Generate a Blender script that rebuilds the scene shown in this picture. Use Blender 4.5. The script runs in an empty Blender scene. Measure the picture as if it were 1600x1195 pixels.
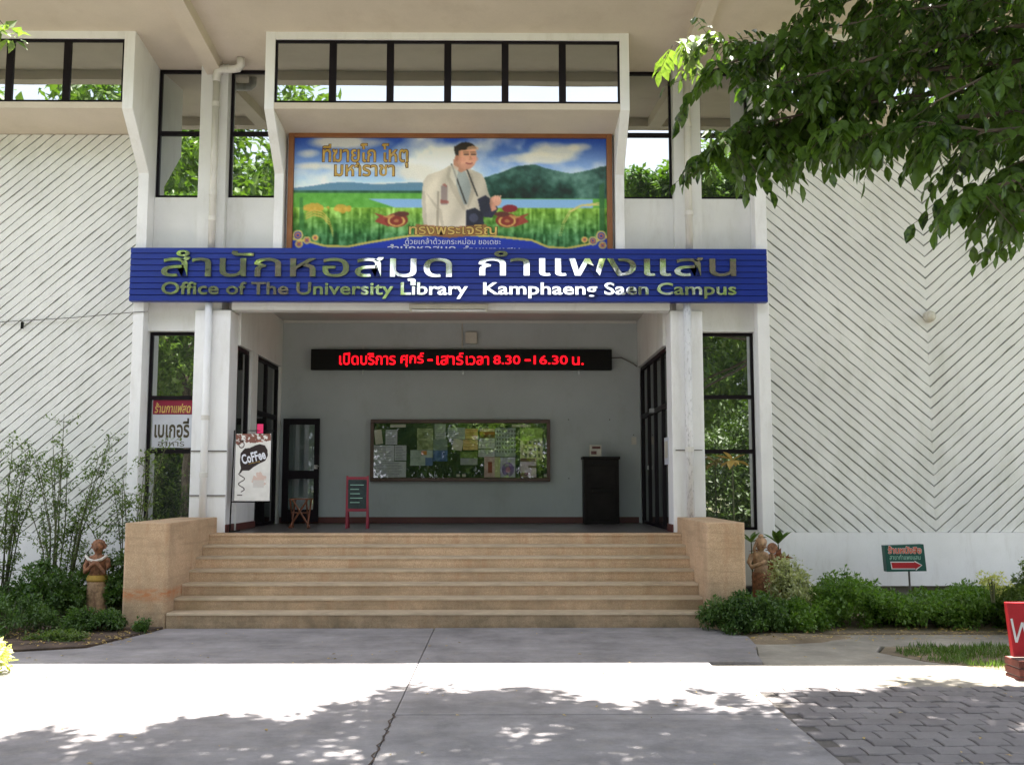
import bpy, bmesh, math, random
import numpy as np
from mathutils import Vector, Matrix, noise as mnoise

random.seed(7); rng = np.random.default_rng(7)
R = math.radians
scene = bpy.context.scene
C = scene.collection

# ------------------------------------------------------------------ camera, sky, sun, exposure
PITCH, YAW, EYE, FPX = R(5.8), R(0.55), 1.81, 1550.0
cam_d = bpy.data.cameras.new('camera'); cam = bpy.data.objects.new('camera', cam_d); C.objects.link(cam)
cam_d.sensor_width = 36; cam_d.lens = FPX / 1600 * 36
cam_d.clip_start = 0.05; cam_d.clip_end = 600
cam.location = (0, 0, EYE); cam.rotation_euler = (R(90) + PITCH, 0, -YAW)
scene.camera = cam
SUN_EL, SUN_AZ = R(78.6), R(0)          # the sun stands high, just behind the building (+Y)
world = bpy.data.worlds.new('World'); scene.world = world; world.use_nodes = True
wn = world.node_tree.nodes; wl = world.node_tree.links
for n in list(wn): wn.remove(n)
sky = wn.new('ShaderNodeTexSky'); sky.sky_type = 'NISHITA'; sky.sun_disc = False
sky.sun_elevation = SUN_EL; sky.sun_rotation = SUN_AZ; sky.dust_density = 5.0; sky.air_density = 1.0
bg = wn.new('ShaderNodeBackground'); bg.inputs['Strength'].default_value = 0.15
wo = wn.new('ShaderNodeOutputWorld')
# thin bright haze cloud over the whole sky
wt = wn.new('ShaderNodeTexCoord'); wm = wn.new('ShaderNodeMapping'); wm.inputs['Scale'].default_value = (1, 1, 2.5)
wnz = wn.new('ShaderNodeTexNoise'); wnz.inputs['Scale'].default_value = 2.2; wnz.inputs['Detail'].default_value = 7
wr_ = wn.new('ShaderNodeValToRGB'); wr_.color_ramp.elements[0].position = .25; wr_.color_ramp.elements[1].position = .55
wr_.color_ramp.elements[0].color = (.45, .45, .45, 1); wr_.color_ramp.elements[1].color = (.92, .92, .92, 1)
wx_ = wn.new('ShaderNodeMix'); wx_.data_type = 'RGBA'; wx_.inputs[7].default_value = (2.9, 3.0, 3.4, 1)
wl.new(wt.outputs['Generated'], wm.inputs[0]); wl.new(wm.outputs[0], wnz.inputs['Vector']); wl.new(wnz.outputs['Fac'], wr_.inputs[0])
wl.new(wr_.outputs[0], wx_.inputs[0]); wl.new(sky.outputs[0], wx_.inputs[6]); wl.new(wx_.outputs[2], bg.inputs[0]); wl.new(bg.outputs[0], wo.inputs[0])
sun_d = bpy.data.lights.new('sun', 'SUN'); sun_d.energy = 4.6; sun_d.angle = R(0.53); sun_d.color = (1, 0.95, 0.87)
sun = bpy.data.objects.new('sun', sun_d); C.objects.link(sun); sun.location = (0, 20, 60)
sdir = Vector((math.sin(SUN_AZ) * math.cos(SUN_EL), math.cos(SUN_AZ) * math.cos(SUN_EL), math.sin(SUN_EL)))
sun.rotation_euler = sdir.to_track_quat('Z', 'Y').to_euler()
vs = scene.view_settings; vs.view_transform = 'Standard'; vs.look = 'None'; vs.gamma = 1; vs.exposure = 2.55
vs.use_curve_mapping = False
scene.cycles.max_bounces = 8; scene.cycles.diffuse_bounces = 4; scene.cycles.glossy_bounces = 4
scene.cycles.transparent_max_bounces = 8; scene.cycles.sample_clamp_indirect = 6

# ------------------------------------------------------------------ materials
def lin(c): return tuple(((x / 255) / 12.92 if x / 255 <= .04045 else ((x / 255 + .055) / 1.055) ** 2.4) for x in c)
def s(*c): return lin(c)
def new_mat(name):
    m = bpy.data.materials.new(name); m.use_nodes = True
    nt = m.node_tree
    return m, nt, nt.nodes, nt.links, nt.nodes['Principled BSDF']
def coords(N, L, scale=(1, 1, 1), world_space=True):
    if world_space:
        g = N.new('ShaderNodeNewGeometry'); out = g.outputs['Position']
    else:
        g = N.new('ShaderNodeTexCoord'); out = g.outputs['Object']
    mp = N.new('ShaderNodeMapping'); mp.inputs['Scale'].default_value = scale
    L.new(out, mp.inputs['Vector']); return mp.outputs[0]
def noise(N, L, vec, sc, det=5, rough=.6):
    n = N.new('ShaderNodeTexNoise'); n.inputs['Scale'].default_value = sc; n.inputs['Detail'].default_value = det
    n.inputs['Roughness'].default_value = rough; L.new(vec, n.inputs['Vector']); return n.outputs['Fac']
def ramp(N, L, fac, a, b, ca=(0, 0, 0), cb=(1, 1, 1)):
    r = N.new('ShaderNodeValToRGB'); r.color_ramp.elements[0].position = a; r.color_ramp.elements[1].position = b
    r.color_ramp.elements[0].color = (*ca[:3], 1); r.color_ramp.elements[1].color = (*cb[:3], 1)
    L.new(fac, r.inputs[0]); return r.outputs[0]
def mixc(N, L, fac, a, b, mode='MIX'):
    m = N.new('ShaderNodeMix'); m.data_type = 'RGBA'; m.blend_type = mode
    for sock, v in ((m.inputs[0], fac), (m.inputs[6], a), (m.inputs[7], b)):
        if hasattr(v, 'node'): L.new(v, sock)
        elif isinstance(v, (int, float)): sock.default_value = v
        else: sock.default_value = (*v[:3], 1)
    return m.outputs[2]
def bump(N, L, P, h, strength=.3, dist=.01):
    b = N.new('ShaderNodeBump'); b.inputs['Strength'].default_value = strength; b.inputs['Distance'].default_value = dist
    L.new(h, b.inputs['Height']); L.new(b.outputs[0], P.inputs['Normal'])
def mat(name, col, rough=.7, var=.12, sc=3, fine=60, bmp=.15, metal=0, dirt=None, dirt_amt=.35, dirt_sc=(1, 1, 1), ws=True, spec=.5):
    m, nt, N, L, P = new_mat(name)
    v = coords(N, L, world_space=ws)
    n1 = noise(N, L, v, sc); n2 = noise(N, L, v, fine, 3)
    dark = tuple(c * (1 - var * 1.6) for c in col); lite = tuple(min(1, c * (1 + var)) for c in col)
    c1 = ramp(N, L, n1, .3, .7, dark, lite)
    c2 = mixc(N, L, ramp(N, L, n2, .35, .65, (1 - var,) * 3, (1, 1, 1)), (0, 0, 0), c1)
    c2 = mixc(N, L, 1.0, c1, ramp(N, L, n2, .3, .7, (1 - var,) * 3, (1, 1, 1)), 'MULTIPLY')
    if dirt:
        vd = coords(N, L, dirt_sc, world_space=ws)
        nd = noise(N, L, vd, 1.6, 8, .7)
        f = ramp(N, L, nd, .52, .78, (0, 0, 0), (dirt_amt,) * 3)
        c2 = mixc(N, L, f, c2, dirt)
    L.new(c2, P.inputs['Base Color']); P.inputs['Roughness'].default_value = rough; P.inputs['Metallic'].default_value = metal
    P.inputs['Specular IOR Level'].default_value = spec
    if bmp: bump(N, L, P, n2, bmp, .004)
    return m
def emit_mat(name, col, st):
    m, nt, N, L, P = new_mat(name)
    P.inputs['Base Color'].default_value = (*col, 1); P.inputs['Emission Color'].default_value = (*col, 1)
    P.inputs['Emission Strength'].default_value = st; return m
def mirror_mat(name, base, refl, fac, rough=.01, wav=.03):
    m, nt, N, L, P = new_mat(name); N.remove(P)
    d = N.new('ShaderNodeBsdfDiffuse'); d.inputs[0].default_value = (*base, 1)
    g = N.new('ShaderNodeBsdfGlossy'); g.inputs[0].default_value = (*refl, 1); g.inputs['Roughness'].default_value = rough
    if wav:
        v = coords(N, L); h = noise(N, L, v, 1.3, 1); b = N.new('ShaderNodeBump'); b.inputs['Strength'].default_value = wav
        b.inputs['Distance'].default_value = .05; L.new(h, b.inputs['Height']); L.new(b.outputs[0], g.inputs['Normal'])
    lw = N.new('ShaderNodeFresnel'); lw.inputs[0].default_value = 1.5
    mr = N.new('ShaderNodeMapRange'); mr.inputs[3].default_value = fac - .04; mr.inputs[4].default_value = 1.0
    L.new(lw.outputs[0], mr.inputs[0])
    mx = N.new('ShaderNodeMixShader'); L.new(mr.outputs[0], mx.inputs[0]); L.new(d.outputs[0], mx.inputs[1]); L.new(g.outputs[0], mx.inputs[2])
    L.new(mx.outputs[0], N['Material Output'].inputs[0]); return m
def leaf_mat(name, c1, c2, trans=.35, sc=1.5, rough=.45):
    m, nt, N, L, P = new_mat(name)
    v = coords(N, L); n1 = noise(N, L, v, sc, 3); n2 = noise(N, L, v, sc * 14, 1)
    a = N.new('ShaderNodeMath'); a.operation = 'ADD'; L.new(n1, a.inputs[0]); L.new(n2, a.inputs[1])
    col = ramp(N, L, a.outputs[0], .75, 1.25, c1, c2)
    L.new(col, P.inputs['Base Color']); P.inputs['Roughness'].default_value = rough
    t = N.new('ShaderNodeBsdfTranslucent')
    tc = mixc(N, L, 1.0, col, (1.6, 1.9, .5), 'MULTIPLY'); L.new(tc, t.inputs[0])
    mx = N.new('ShaderNodeMixShader'); mx.inputs[0].default_value = trans
    L.new(P.outputs[0], mx.inputs[1]); L.new(t.outputs[0], mx.inputs[2]); L.new(mx.outputs[0], N['Material Output'].inputs[0])
    return m
def attr_mat(name, rough=.4):
    m, nt, N, L, P = new_mat(name)
    a = N.new('ShaderNodeAttribute'); a.attribute_name = 'print'; L.new(a.outputs['Color'], P.inputs['Base Color'])
    P.inputs['Roughness'].default_value = rough; return m

M = {}
M['white'] = mat('white wall paint', (.76, .76, .74), .75, .05, 1.2, 90, .12, dirt=(.40, .37, .31), dirt_amt=.45, dirt_sc=(1.6, 1.6, .5))
M['white_clean'] = mat('white trim paint', (.84, .84, .84), .6, .04, 1.5, 90, .08, dirt=(.45, .42, .36), dirt_amt=.35, dirt_sc=(3, 3, .6))
M['peel'] = mat('peeling white pipe paint', (.76, .76, .77), .6, .05, 2, 90, .1, dirt=(.10, .09, .09), dirt_amt=1.0, dirt_sc=(16, 16, 5))
M['old_pipe'] = mat('stained white pipe paint', (.68, .66, .61), .6, .08, 2, 90, .1, dirt=(.22, .17, .12), dirt_amt=.6, dirt_sc=(8, 8, .9))
M['soffit'] = mat('cream soffit paint', (.63, .555, .46), .8, .06, .9, 50, .15, dirt=(.42, .34, .25), dirt_amt=.35)
M['rib'] = mat('off white ribbed concrete', (.755, .76, .73), .85, .07, .8, 70, .35, dirt=(.42, .43, .35), dirt_amt=.55, dirt_sc=(1.1, 1.1, .35))
M['groove'] = mat('dirty groove', (.34, .35, .32), .9, .2, 4, 60, .3)
M['porch_wall'] = mat('grey green porch wall', (.43, .465, .465), .8, .06, .8, 70, .08, dirt=(.28, .28, .24), dirt_amt=.45, dirt_sc=(1.2, 1.2, .6))
M['porch_ceiling'] = mat('porch ceiling paint', (.55, .54, .50), .8, .05, 1, 50, .08)
M['maroon'] = mat('maroon skirting', (.11, .028, .022), .5, .12, 3, 50, .1)
M['porch_floor'] = mat('dark grey brown floor', (.11, .10, .095), .35, .15, 2, 60, .05)
M['dark_frame'] = mat('dark brown window frame', (.010, .007, .010), .5, .15, 4, 60, .05, spec=.15)
M['glass'] = mirror_mat('tinted reflecting glass', (.035, .038, .035), (.86, .90, .88), .50)
M['glass_dark'] = mirror_mat('dark door glass', (.018, .018, .017), (.8, .8, .8), .16)
M['clear'] = None
m, nt, N_, L_, P_ = new_mat('clear door glass'); N_.remove(P_)
t = N_.new('ShaderNodeBsdfTransparent'); t.inputs[0].default_value = (.78, .82, .82, 1); g = N_.new('ShaderNodeBsdfGlossy'); g.inputs['Roughness'].default_value = .02
mx = N_.new('ShaderNodeMixShader'); mx.inputs[0].default_value = .10
L_.new(t.outputs[0], mx.inputs[1]); L_.new(g.outputs[0], mx.inputs[2]); L_.new(mx.outputs[0], N_['Material Output'].inputs[0]); M['clear'] = m
M['blue'] = mat('royal blue enamel', (.010, .028, .25), .32, .06, 2, 80, .04)
M['chrome'] = mirror_mat('mirror steel lettering', (.42, .42, .33), (.97, .97, .95), .80, .05, .30)
M['letter_side'] = mat('dull steel return', (.12, .12, .11), .4, .1, 5, 60, .05, metal=.8)
M['gold_frame'] = mat('bronze poster frame', (.30, .12, .045), .45, .12, 3, 50, .08, metal=.2)
M['black'] = mat('black housing', (.008, .008, .008), .4, .1, 3, 60, .05, spec=.15)
M['cabinet'] = mat('dark stained cabinet wood', (.014, .011, .010), .5, .3, 4, 60, .1, spec=.15)
M['wood_frame'] = mat('brown board frame', (.075, .035, .018), .45, .2, 5, 70, .1)
M['stool_wood'] = mat('red brown stool wood', (.20, .065, .025), .5, .25, 6, 60, .15)
M['red_frame'] = mat('crimson easel frame', (.25, .02, .04), .5, .12, 4, 60, .1)
M['chalk'] = mat('chalkboard', (.03, .05, .05), .8, .3, 6, 40, .05, ws=False)
M['cork'] = mat('dark green felt', (.018, .05, .028), .9, .25, 5, 80, .2)
M['steel'] = mat('brushed steel', (.5, .5, .5), .3, .05, 4, 60, .03, metal=.9)
M['cream_plastic'] = mat('aged cream plastic', (.55, .52, .44), .5, .08, 5, 60, .05)
M['cable'] = mat('grey cable', (.12, .11, .10), .6, .1, 5, 60, .05)

# washed aggregate (terrazzo wash) for steps and parapets
def aggregate(name, band):
    m, nt, N, L, P = new_mat(name)
    v = coords(N, L); vo = N.new('ShaderNodeTexVoronoi'); vo.inputs['Scale'].default_value = 120; L.new(v, vo.inputs['Vector'])
    c = ramp(N, L, vo.outputs['Color'], .1, .9, (.46, .30, .18), (.69, .495, .32))
    big = noise(N, L, v, 1.3, 8, .7); c = mixc(N, L, ramp(N, L, big, .42, .68, (0, 0, 0), (.6,) * 3), c, (.33, .235, .14))
    v2 = coords(N, L, (2.5, 2.5, .45)); st = noise(N, L, v2, 1.8, 7, .7); c = mixc(N, L, ramp(N, L, st, .52, .68, (0, 0, 0), (.5,) * 3), c, (.42, .22, .11))
    v3 = coords(N, L, (.5, .5, 7)); s3 = noise(N, L, v3, 2.5, 7, .7); c = mixc(N, L, ramp(N, L, s3, .5, .7, (0, 0, 0), (.40,) * 3), c, (.22, .155, .09))
    ge = N.new('ShaderNodeNewGeometry'); sx = N.new('ShaderNodeSeparateXYZ'); L.new(ge.outputs['Position'], sx.inputs[0])
    def zone(a, b):
        q = N.new('ShaderNodeMapRange'); q.inputs[1].default_value = a; q.inputs[2].default_value = b; L.new(sx.outputs[2], q.inputs[0]); return q.outputs[0]
    def mul(a, b):
        q = N.new('ShaderNodeMath'); q.operation = 'MULTIPLY'; L.new(a, q.inputs[0]); L.new(b, q.inputs[1]); return q.outputs[0]
    c = mixc(N, L, mul(zone(.75, .0), ramp(N, L, noise(N, L, v, 2.2, 7, .7), .25, .65)), c, (.165, .125, .078))
    if band:
        b_ = mul(mul(zone(.30, .42), zone(.50, .44)), ramp(N, L, noise(N, L, coords(N, L, (1.5, 1.5, 5)), 3, 7, .7), .38, .6)); c = mixc(N, L, b_, c, (.46, .16, .05))
    L.new(c, P.inputs['Base Color']); P.inputs['Roughness'].default_value = .85; bump(N, L, P, vo.outputs['Distance'], .35, .004); return m
M['aggregate'] = aggregate('washed aggregate render', False); M['aggregate_stained'] = aggregate('stained washed aggregate', True)
M['tread'] = mat('worn pale tread nosing', (.50, .39, .27), .8, .12, 3, 80, .2, dirt=(.22, .16, .11), dirt_amt=.4)

def concrete(name, base, warm):
    m, nt, N, L, P = new_mat(name)
    v = coords(N, L); a = noise(N, L, v, 1.4, 9, .72); b = noise(N, L, v, 5, 6, .7); c_ = noise(N, L, v, 160, 2)
    c = ramp(N, L, a, .3, .72, tuple(x * .52 for x in base), tuple(x * 1.30 for x in base))
    c = mixc(N, L, ramp(N, L, b, .5, .8, (0, 0, 0), (.5,) * 3), c, warm)
    c = mixc(N, L, 1.0, c, ramp(N, L, c_, .25, .75, (.82,) * 3, (1.08,) * 3), 'MULTIPLY')
    sv = coords(N, L, (.35, 1.6, 1)); sn = noise(N, L, sv, 1.6, 8, .75)
    c = mixc(N, L, ramp(N, L, sn, .50, .66, (0, 0, 0), (.6,) * 3), c, tuple(x * .60 for x in base))
    vo = N.new('ShaderNodeTexVoronoi'); vo.inputs['Scale'].default_value = 2.3; L.new(v, vo.inputs['Vector'])
    c = mixc(N, L, ramp(N, L, vo.outputs['Distance'], .018, .035, (.6,) * 3, (0, 0, 0)), c, tuple(x * .35 for x in base))
    L.new(c, P.inputs['Base Color']); P.inputs['Roughness'].default_value = .88
    bump(N, L, P, b, .25, .01); return m
M['concrete'] = concrete('weathered concrete', (.275, .257, .265), (.32, .28, .235))
M['concrete_warm'] = concrete('sandy concrete', (.33, .30, .255), (.29, .24, .17))
M['paver'] = mat('grey mauve paver', (.215, .197, .20), .85, .2, 1.3, 90, .5, dirt=(.13, .11, .10), dirt_amt=.6)
M['paver_b'] = mat('darker mauve paver', (.195, .177, .182), .85, .2, 1.9, 90, .5, dirt=(.11, .09, .08), dirt_amt=.5)
M['soil'] = mat('dry sandy soil', (.26, .20, .13), .95, .3, 2.5, 60, .8, dirt=(.10, .07, .04), dirt_amt=.8)
M['dark_soil'] = mat('dark bed soil', (.10, .065, .045), .95, .35, 4, 60, 1.0, dirt=(.04, .03, .02), dirt_amt=.7)
m, nt, N_, L_, P_ = new_mat('lawn and dust ground')
v = coords(N_, L_); a = noise(N_, L_, v, .35, 8, .65); b = noise(N_, L_, v, 9, 4)
c = ramp(N_, L_, a, .42, .6, (.055, .085, .022), (.22, .18, .11)); c = mixc(N_, L_, .5, c, ramp(N_, L_, b, .3, .7, (.5,) * 3, (1,) * 3), 'MULTIPLY')
L_.new(c, P_.inputs['Base Color']); P_.inputs['Roughness'].default_value = .95; bump(N_, L_, P_, b, .6, .03); M['ground'] = m
M['terracotta'] = mat('worn terracotta', (.34, .155, .08), .85, .4, 22, 70, .8, dirt=(.10, .06, .04), dirt_amt=.85, dirt_sc=(9, 9, 7))
M['terracotta_pale'] = mat('pale sandstone terracotta', (.50, .32, .19), .85, .35, 18, 70, .8, dirt=(.16, .08, .05), dirt_amt=.85, dirt_sc=(8, 8, 3))
M['yellow_paint'] = mat('faded yellow paint', (.42, .27, .05), .8, .2, 8, 60, .2)
M['white_cloth'] = mat('white garland paint', (.62, .58, .52), .8, .1, 8, 60, .3)
M['green_sign'] = mat('dark green sign enamel', (.006, .075, .055), .45, .12, 4, 60, .05)
M['sign_red'] = mat('red sign enamel', (.44, .012, .02), .45, .12, 4, 60, .06)
M['orange_red'] = mat('orange red letter vinyl', (.62, .10, .04), .5, .05, 4, 60, .03)
M['sign_white'] = mat('white vinyl', (.72, .72, .72), .5, .05, 4, 60, .03)
M['mint'] = mat('pale mint vinyl', (.35, .60, .48), .5, .05, 4, 60, .03)
M['brick_red'] = mat('red brown brick', (.17, .045, .032), .85, .3, 7, 60, .5)
M['mortar'] = mat('mortar', (.20, .16, .14), .9, .2, 5, 60, .4)
M['bark'] = mat('grey brown bark', (.13, .10, .07), .9, .35, 6, 30, .9)
M['stem'] = mat('thin green brown stem', (.09, .10, .04), .7, .3, 9, 40, .3)
M['near_leaf'] = leaf_mat('dark glossy leaflets', (.012, .030, .007), (.072, .125, .024), .38, 1.9, .34)
M['tip_leaf'] = leaf_mat('sunlit tip leaflets', (.09, .15, .035), (.17, .23, .07), .30, 2.5)  # brighter leaf colour paints in the sun on the twig tips
M['canopy'] = leaf_mat('canopy leaves', (.035, .085, .018), (.10, .17, .03), .35, .5)
M['far_leaf'] = leaf_mat('distant tree leaves', (.040, .095, .020), (.13, .20, .04), .30, .28)
M['shade_leaf'] = leaf_mat('shade darkened tree leaves', (.010, .024, .006), (.05, .085, .016), .2, .6)  # tree leaf colour darkened to stand in for shade in the mirrored low trees
M['hedge_leaf'] = leaf_mat('hedge leaves', (.030, .080, .013), (.12, .21, .035), .35, 3)
M['low_leaf'] = leaf_mat('low dark shrub leaves', (.024, .060, .020), (.08, .145, .035), .3, 3)
M['bamboo_leaf'] = leaf_mat('sparse shrub leaves', (.04, .085, .02), (.12, .17, .05), .4, 2)
M['yellow_leaf'] = leaf_mat('yellow green leaves', (.36, .38, .12), (.60, .58, .26), .3, 4)
M['varieg'] = leaf_mat('variegated leaves', (.10, .13, .05), (.45, .45, .28), .3, 9)
M['croton'] = leaf_mat('red croton leaves', (.12, .02, .015), (.22, .07, .02), .3, 5)
M['grass'] = leaf_mat('grass blades', (.045, .10, .02), (.11, .18, .04), .3, 5)
M['dry_leaf'] = leaf_mat('fallen dry leaves', (.22, .12, .04), (.45, .32, .10), .1, 5)
M['gold_text'] = mat('gold print lettering', (.66, .42, .09), .4, .2, 9, 60, .02)
M['gold_text_pale'] = mat('pale gold print lettering', (.72, .50, .14), .4, .2, 9, 60, .02)
M['brown_outline'] = mat('brown print outline', (.10, .035, .012), .5, .1, 9, 60, .02)
M['print_white'] = mat('white print', (.75, .77, .85), .5, .03, 9, 60, .02)
M['dark_text'] = mat('dark olive print', (.07, .055, .025), .5, .1, 9, 60, .02)
M['sticker_red'] = mat('crimson sticker vinyl', (.25, .008, .04), .4, .05, 9, 60, .02)
M['sticker_white'] = mat('pale sticker vinyl', (.60, .62, .68), .4, .05, 5, 60, .02)
M['led_red'] = emit_mat('red led dots', (1.0, .002, .010), .42)
M['pink'] = mat('hot pink card', (.85, .03, .16), .5, .03, 5, 60, .02)
M['print'] = attr_mat('printed vinyl', .35)
M['paper_print'] = attr_mat('printed paper', .7)

# ------------------------------------------------------------------ mesh builder
class MB:
    def __init__(self): self.v = []; self.f = []; self.mi = []
    def add(self, vs_, fs, mi=0):
        o = len(self.v); self.v += [tuple(p) for p in vs_]; self.f += [tuple(i + o for i in f) for f in fs]; self.mi += [mi] * len(fs); return self
    def box(self, x0, x1, y0, y1, z0, z1, mi=0):
        return self.add([(x0, y0, z0), (x1, y0, z0), (x1, y1, z0), (x0, y1, z0), (x0, y0, z1), (x1, y0, z1), (x1, y1, z1), (x0, y1, z1)],
                        [(0, 3, 2, 1), (4, 5, 6, 7), (0, 1, 5, 4), (1, 2, 6, 5), (2, 3, 7, 6), (3, 0, 4, 7)], mi)
    def prism(self, poly, axis, a, b, mi=0):
        n = len(poly)
        if axis == 'x': P_ = [(a, p, q) for p, q in poly] + [(b, p, q) for p, q in poly]
        elif axis == 'y': P_ = [(p, a, q) for p, q in poly] + [(p, b, q) for p, q in poly]
        else: P_ = [(p, q, a) for p, q in poly] + [(p, q, b) for p, q in poly]
        F = [tuple(range(n - 1, -1, -1)), tuple(range(n, 2 * n))] + [(i, (i + 1) % n, n + (i + 1) % n, n + i) for i in range(n)]
        return self.add(P_, F, mi)
    def tube(self, pts, r, seg=8, mi=0, cap=True):
        pts = [Vector(p) for p in pts]; n = len(pts); rs = r if isinstance(r, (list, tuple)) else [r] * n
        V = []; up = Vector((0, 0, 1)); last = None
        for i, p in enumerate(pts):
            t = (pts[min(i + 1, n - 1)] - pts[max(i - 1, 0)]).normalized()
            if last is None: a = t.cross(up); a = a if a.length > .01 else t.cross(Vector((1, 0, 0)))
            else: a = last - t * last.dot(t)
            if a.length < 1e-5: a = t.orthogonal()
            a.normalize(); b = t.cross(a); last = a
            for k in range(seg):
                an = 2 * math.pi * k / seg; V.append(p + (a * math.cos(an) + b * math.sin(an)) * rs[i])
        F = [(i * seg + k, i * seg + (k + 1) % seg, (i + 1) * seg + (k + 1) % seg, (i + 1) * seg + k) for i in range(n - 1) for k in range(seg)]
        if cap: F += [tuple(range(seg - 1, -1, -1)), tuple((n - 1) * seg + k for k in range(seg))]
        return self.add(V, F, mi)
    def loft(self, secs, seg=14, mi=0):     # secs: (x, y, z, rx, ry)
        V = []
        for (x, y, z, rx, ry) in secs:
            for k in range(seg):
                an = 2 * math.pi * k / seg; V.append((x + rx * math.cos(an), y + ry * math.sin(an), z))
        n = len(secs)
        F = [(i * seg + k, i * seg + (k + 1) % seg, (i + 1) * seg + (k + 1) % seg, (i + 1) * seg + k) for i in range(n - 1) for k in range(seg)]
        F += [tuple(range(seg - 1, -1, -1)), tuple((n - 1) * seg + k for k in range(seg))]
        return self.add(V, F, mi)
    def ball(self, c, rx, ry=None, rz=None, seg=12, rings=8, mi=0):
        ry = ry or rx; rz = rz or rx
        secs = []
        for i in range(rings + 1):
            a = -math.pi / 2 + math.pi * i / rings; cr = max(.02, math.cos(a))
            secs.append((c[0], c[1], c[2] + rz * math.sin(a), rx * cr, ry * cr))
        return self.loft(secs, seg, mi)
    def build(self, name, m_, parent=None, bevel=0, smooth=False, weld=False):
        me = bpy.data.meshes.new(name)
        off = Vector(parent_loc(parent))
        me.from_pydata([(p[0] - off[0], p[1] - off[1], p[2] - off[2]) for p in self.v], [], self.f); me.update()
        mats = m_ if isinstance(m_, (list, tuple)) else [m_]
        for q in mats: me.materials.append(M[q] if isinstance(q, str) else q)
        if len(mats) > 1: me.polygons.foreach_set('material_index', self.mi)
        if bevel or weld:
            bm = bmesh.new(); bm.from_mesh(me)
            if weld: bmesh.ops.remove_doubles(bm, verts=bm.verts, dist=1e-5)
            if bevel: bmesh.ops.bevel(bm, geom=[e for e in bm.edges if len(e.link_faces) == 2 and e.calc_face_angle(0) > .5], offset=bevel, segments=1, affect='EDGES', clamp_overlap=True)
            bm.to_mesh(me); bm.free()
        if smooth: me.polygons.foreach_set('use_smooth', [True] * len(me.polygons))
        o = bpy.data.objects.new(name, me); C.objects.link(o)
        if parent: o.parent = parent
        return o
def parent_loc(p):
    if p is None: return (0, 0, 0)
    l = Vector(p.location)
    if p.parent: l = l + Vector(parent_loc(p.parent))
    return l
def tag(o, label=None, cat=None, group=None, kind=None):
    if label: o['label'] = label
    if cat: o['category'] = cat
    if group: o['group'] = group
    if kind: o['kind'] = kind
    return o
def thing(name, label, cat, loc=(0, 0, 0), group=None):
    o = bpy.data.objects.new(name, None); C.objects.link(o); o.location = loc; o.empty_display_size = .2
    return tag(o, label, cat, group)
def structure(name, mb, m_, **k): return tag(mb.build(name, m_, **k), kind='structure')
def box(name, m_, parent, *a, **k): return MB().box(*a).build(name, m_, parent, **k)

def at(u, v, Y):       # turns a direction measured on the photograph into a point at distance Y
    a = (u - 800) / FPX; b = (597.5 - v) / FPX
    y = math.cos(PITCH) - b * math.sin(PITCH); z = math.sin(PITCH) + b * math.cos(PITCH)
    X = a * math.cos(YAW) + y * math.sin(YAW); Yy = -a * math.sin(YAW) + y * math.cos(YAW); t = Y / Yy
    return Vector((X * t, Y, EYE + z * t))

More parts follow.
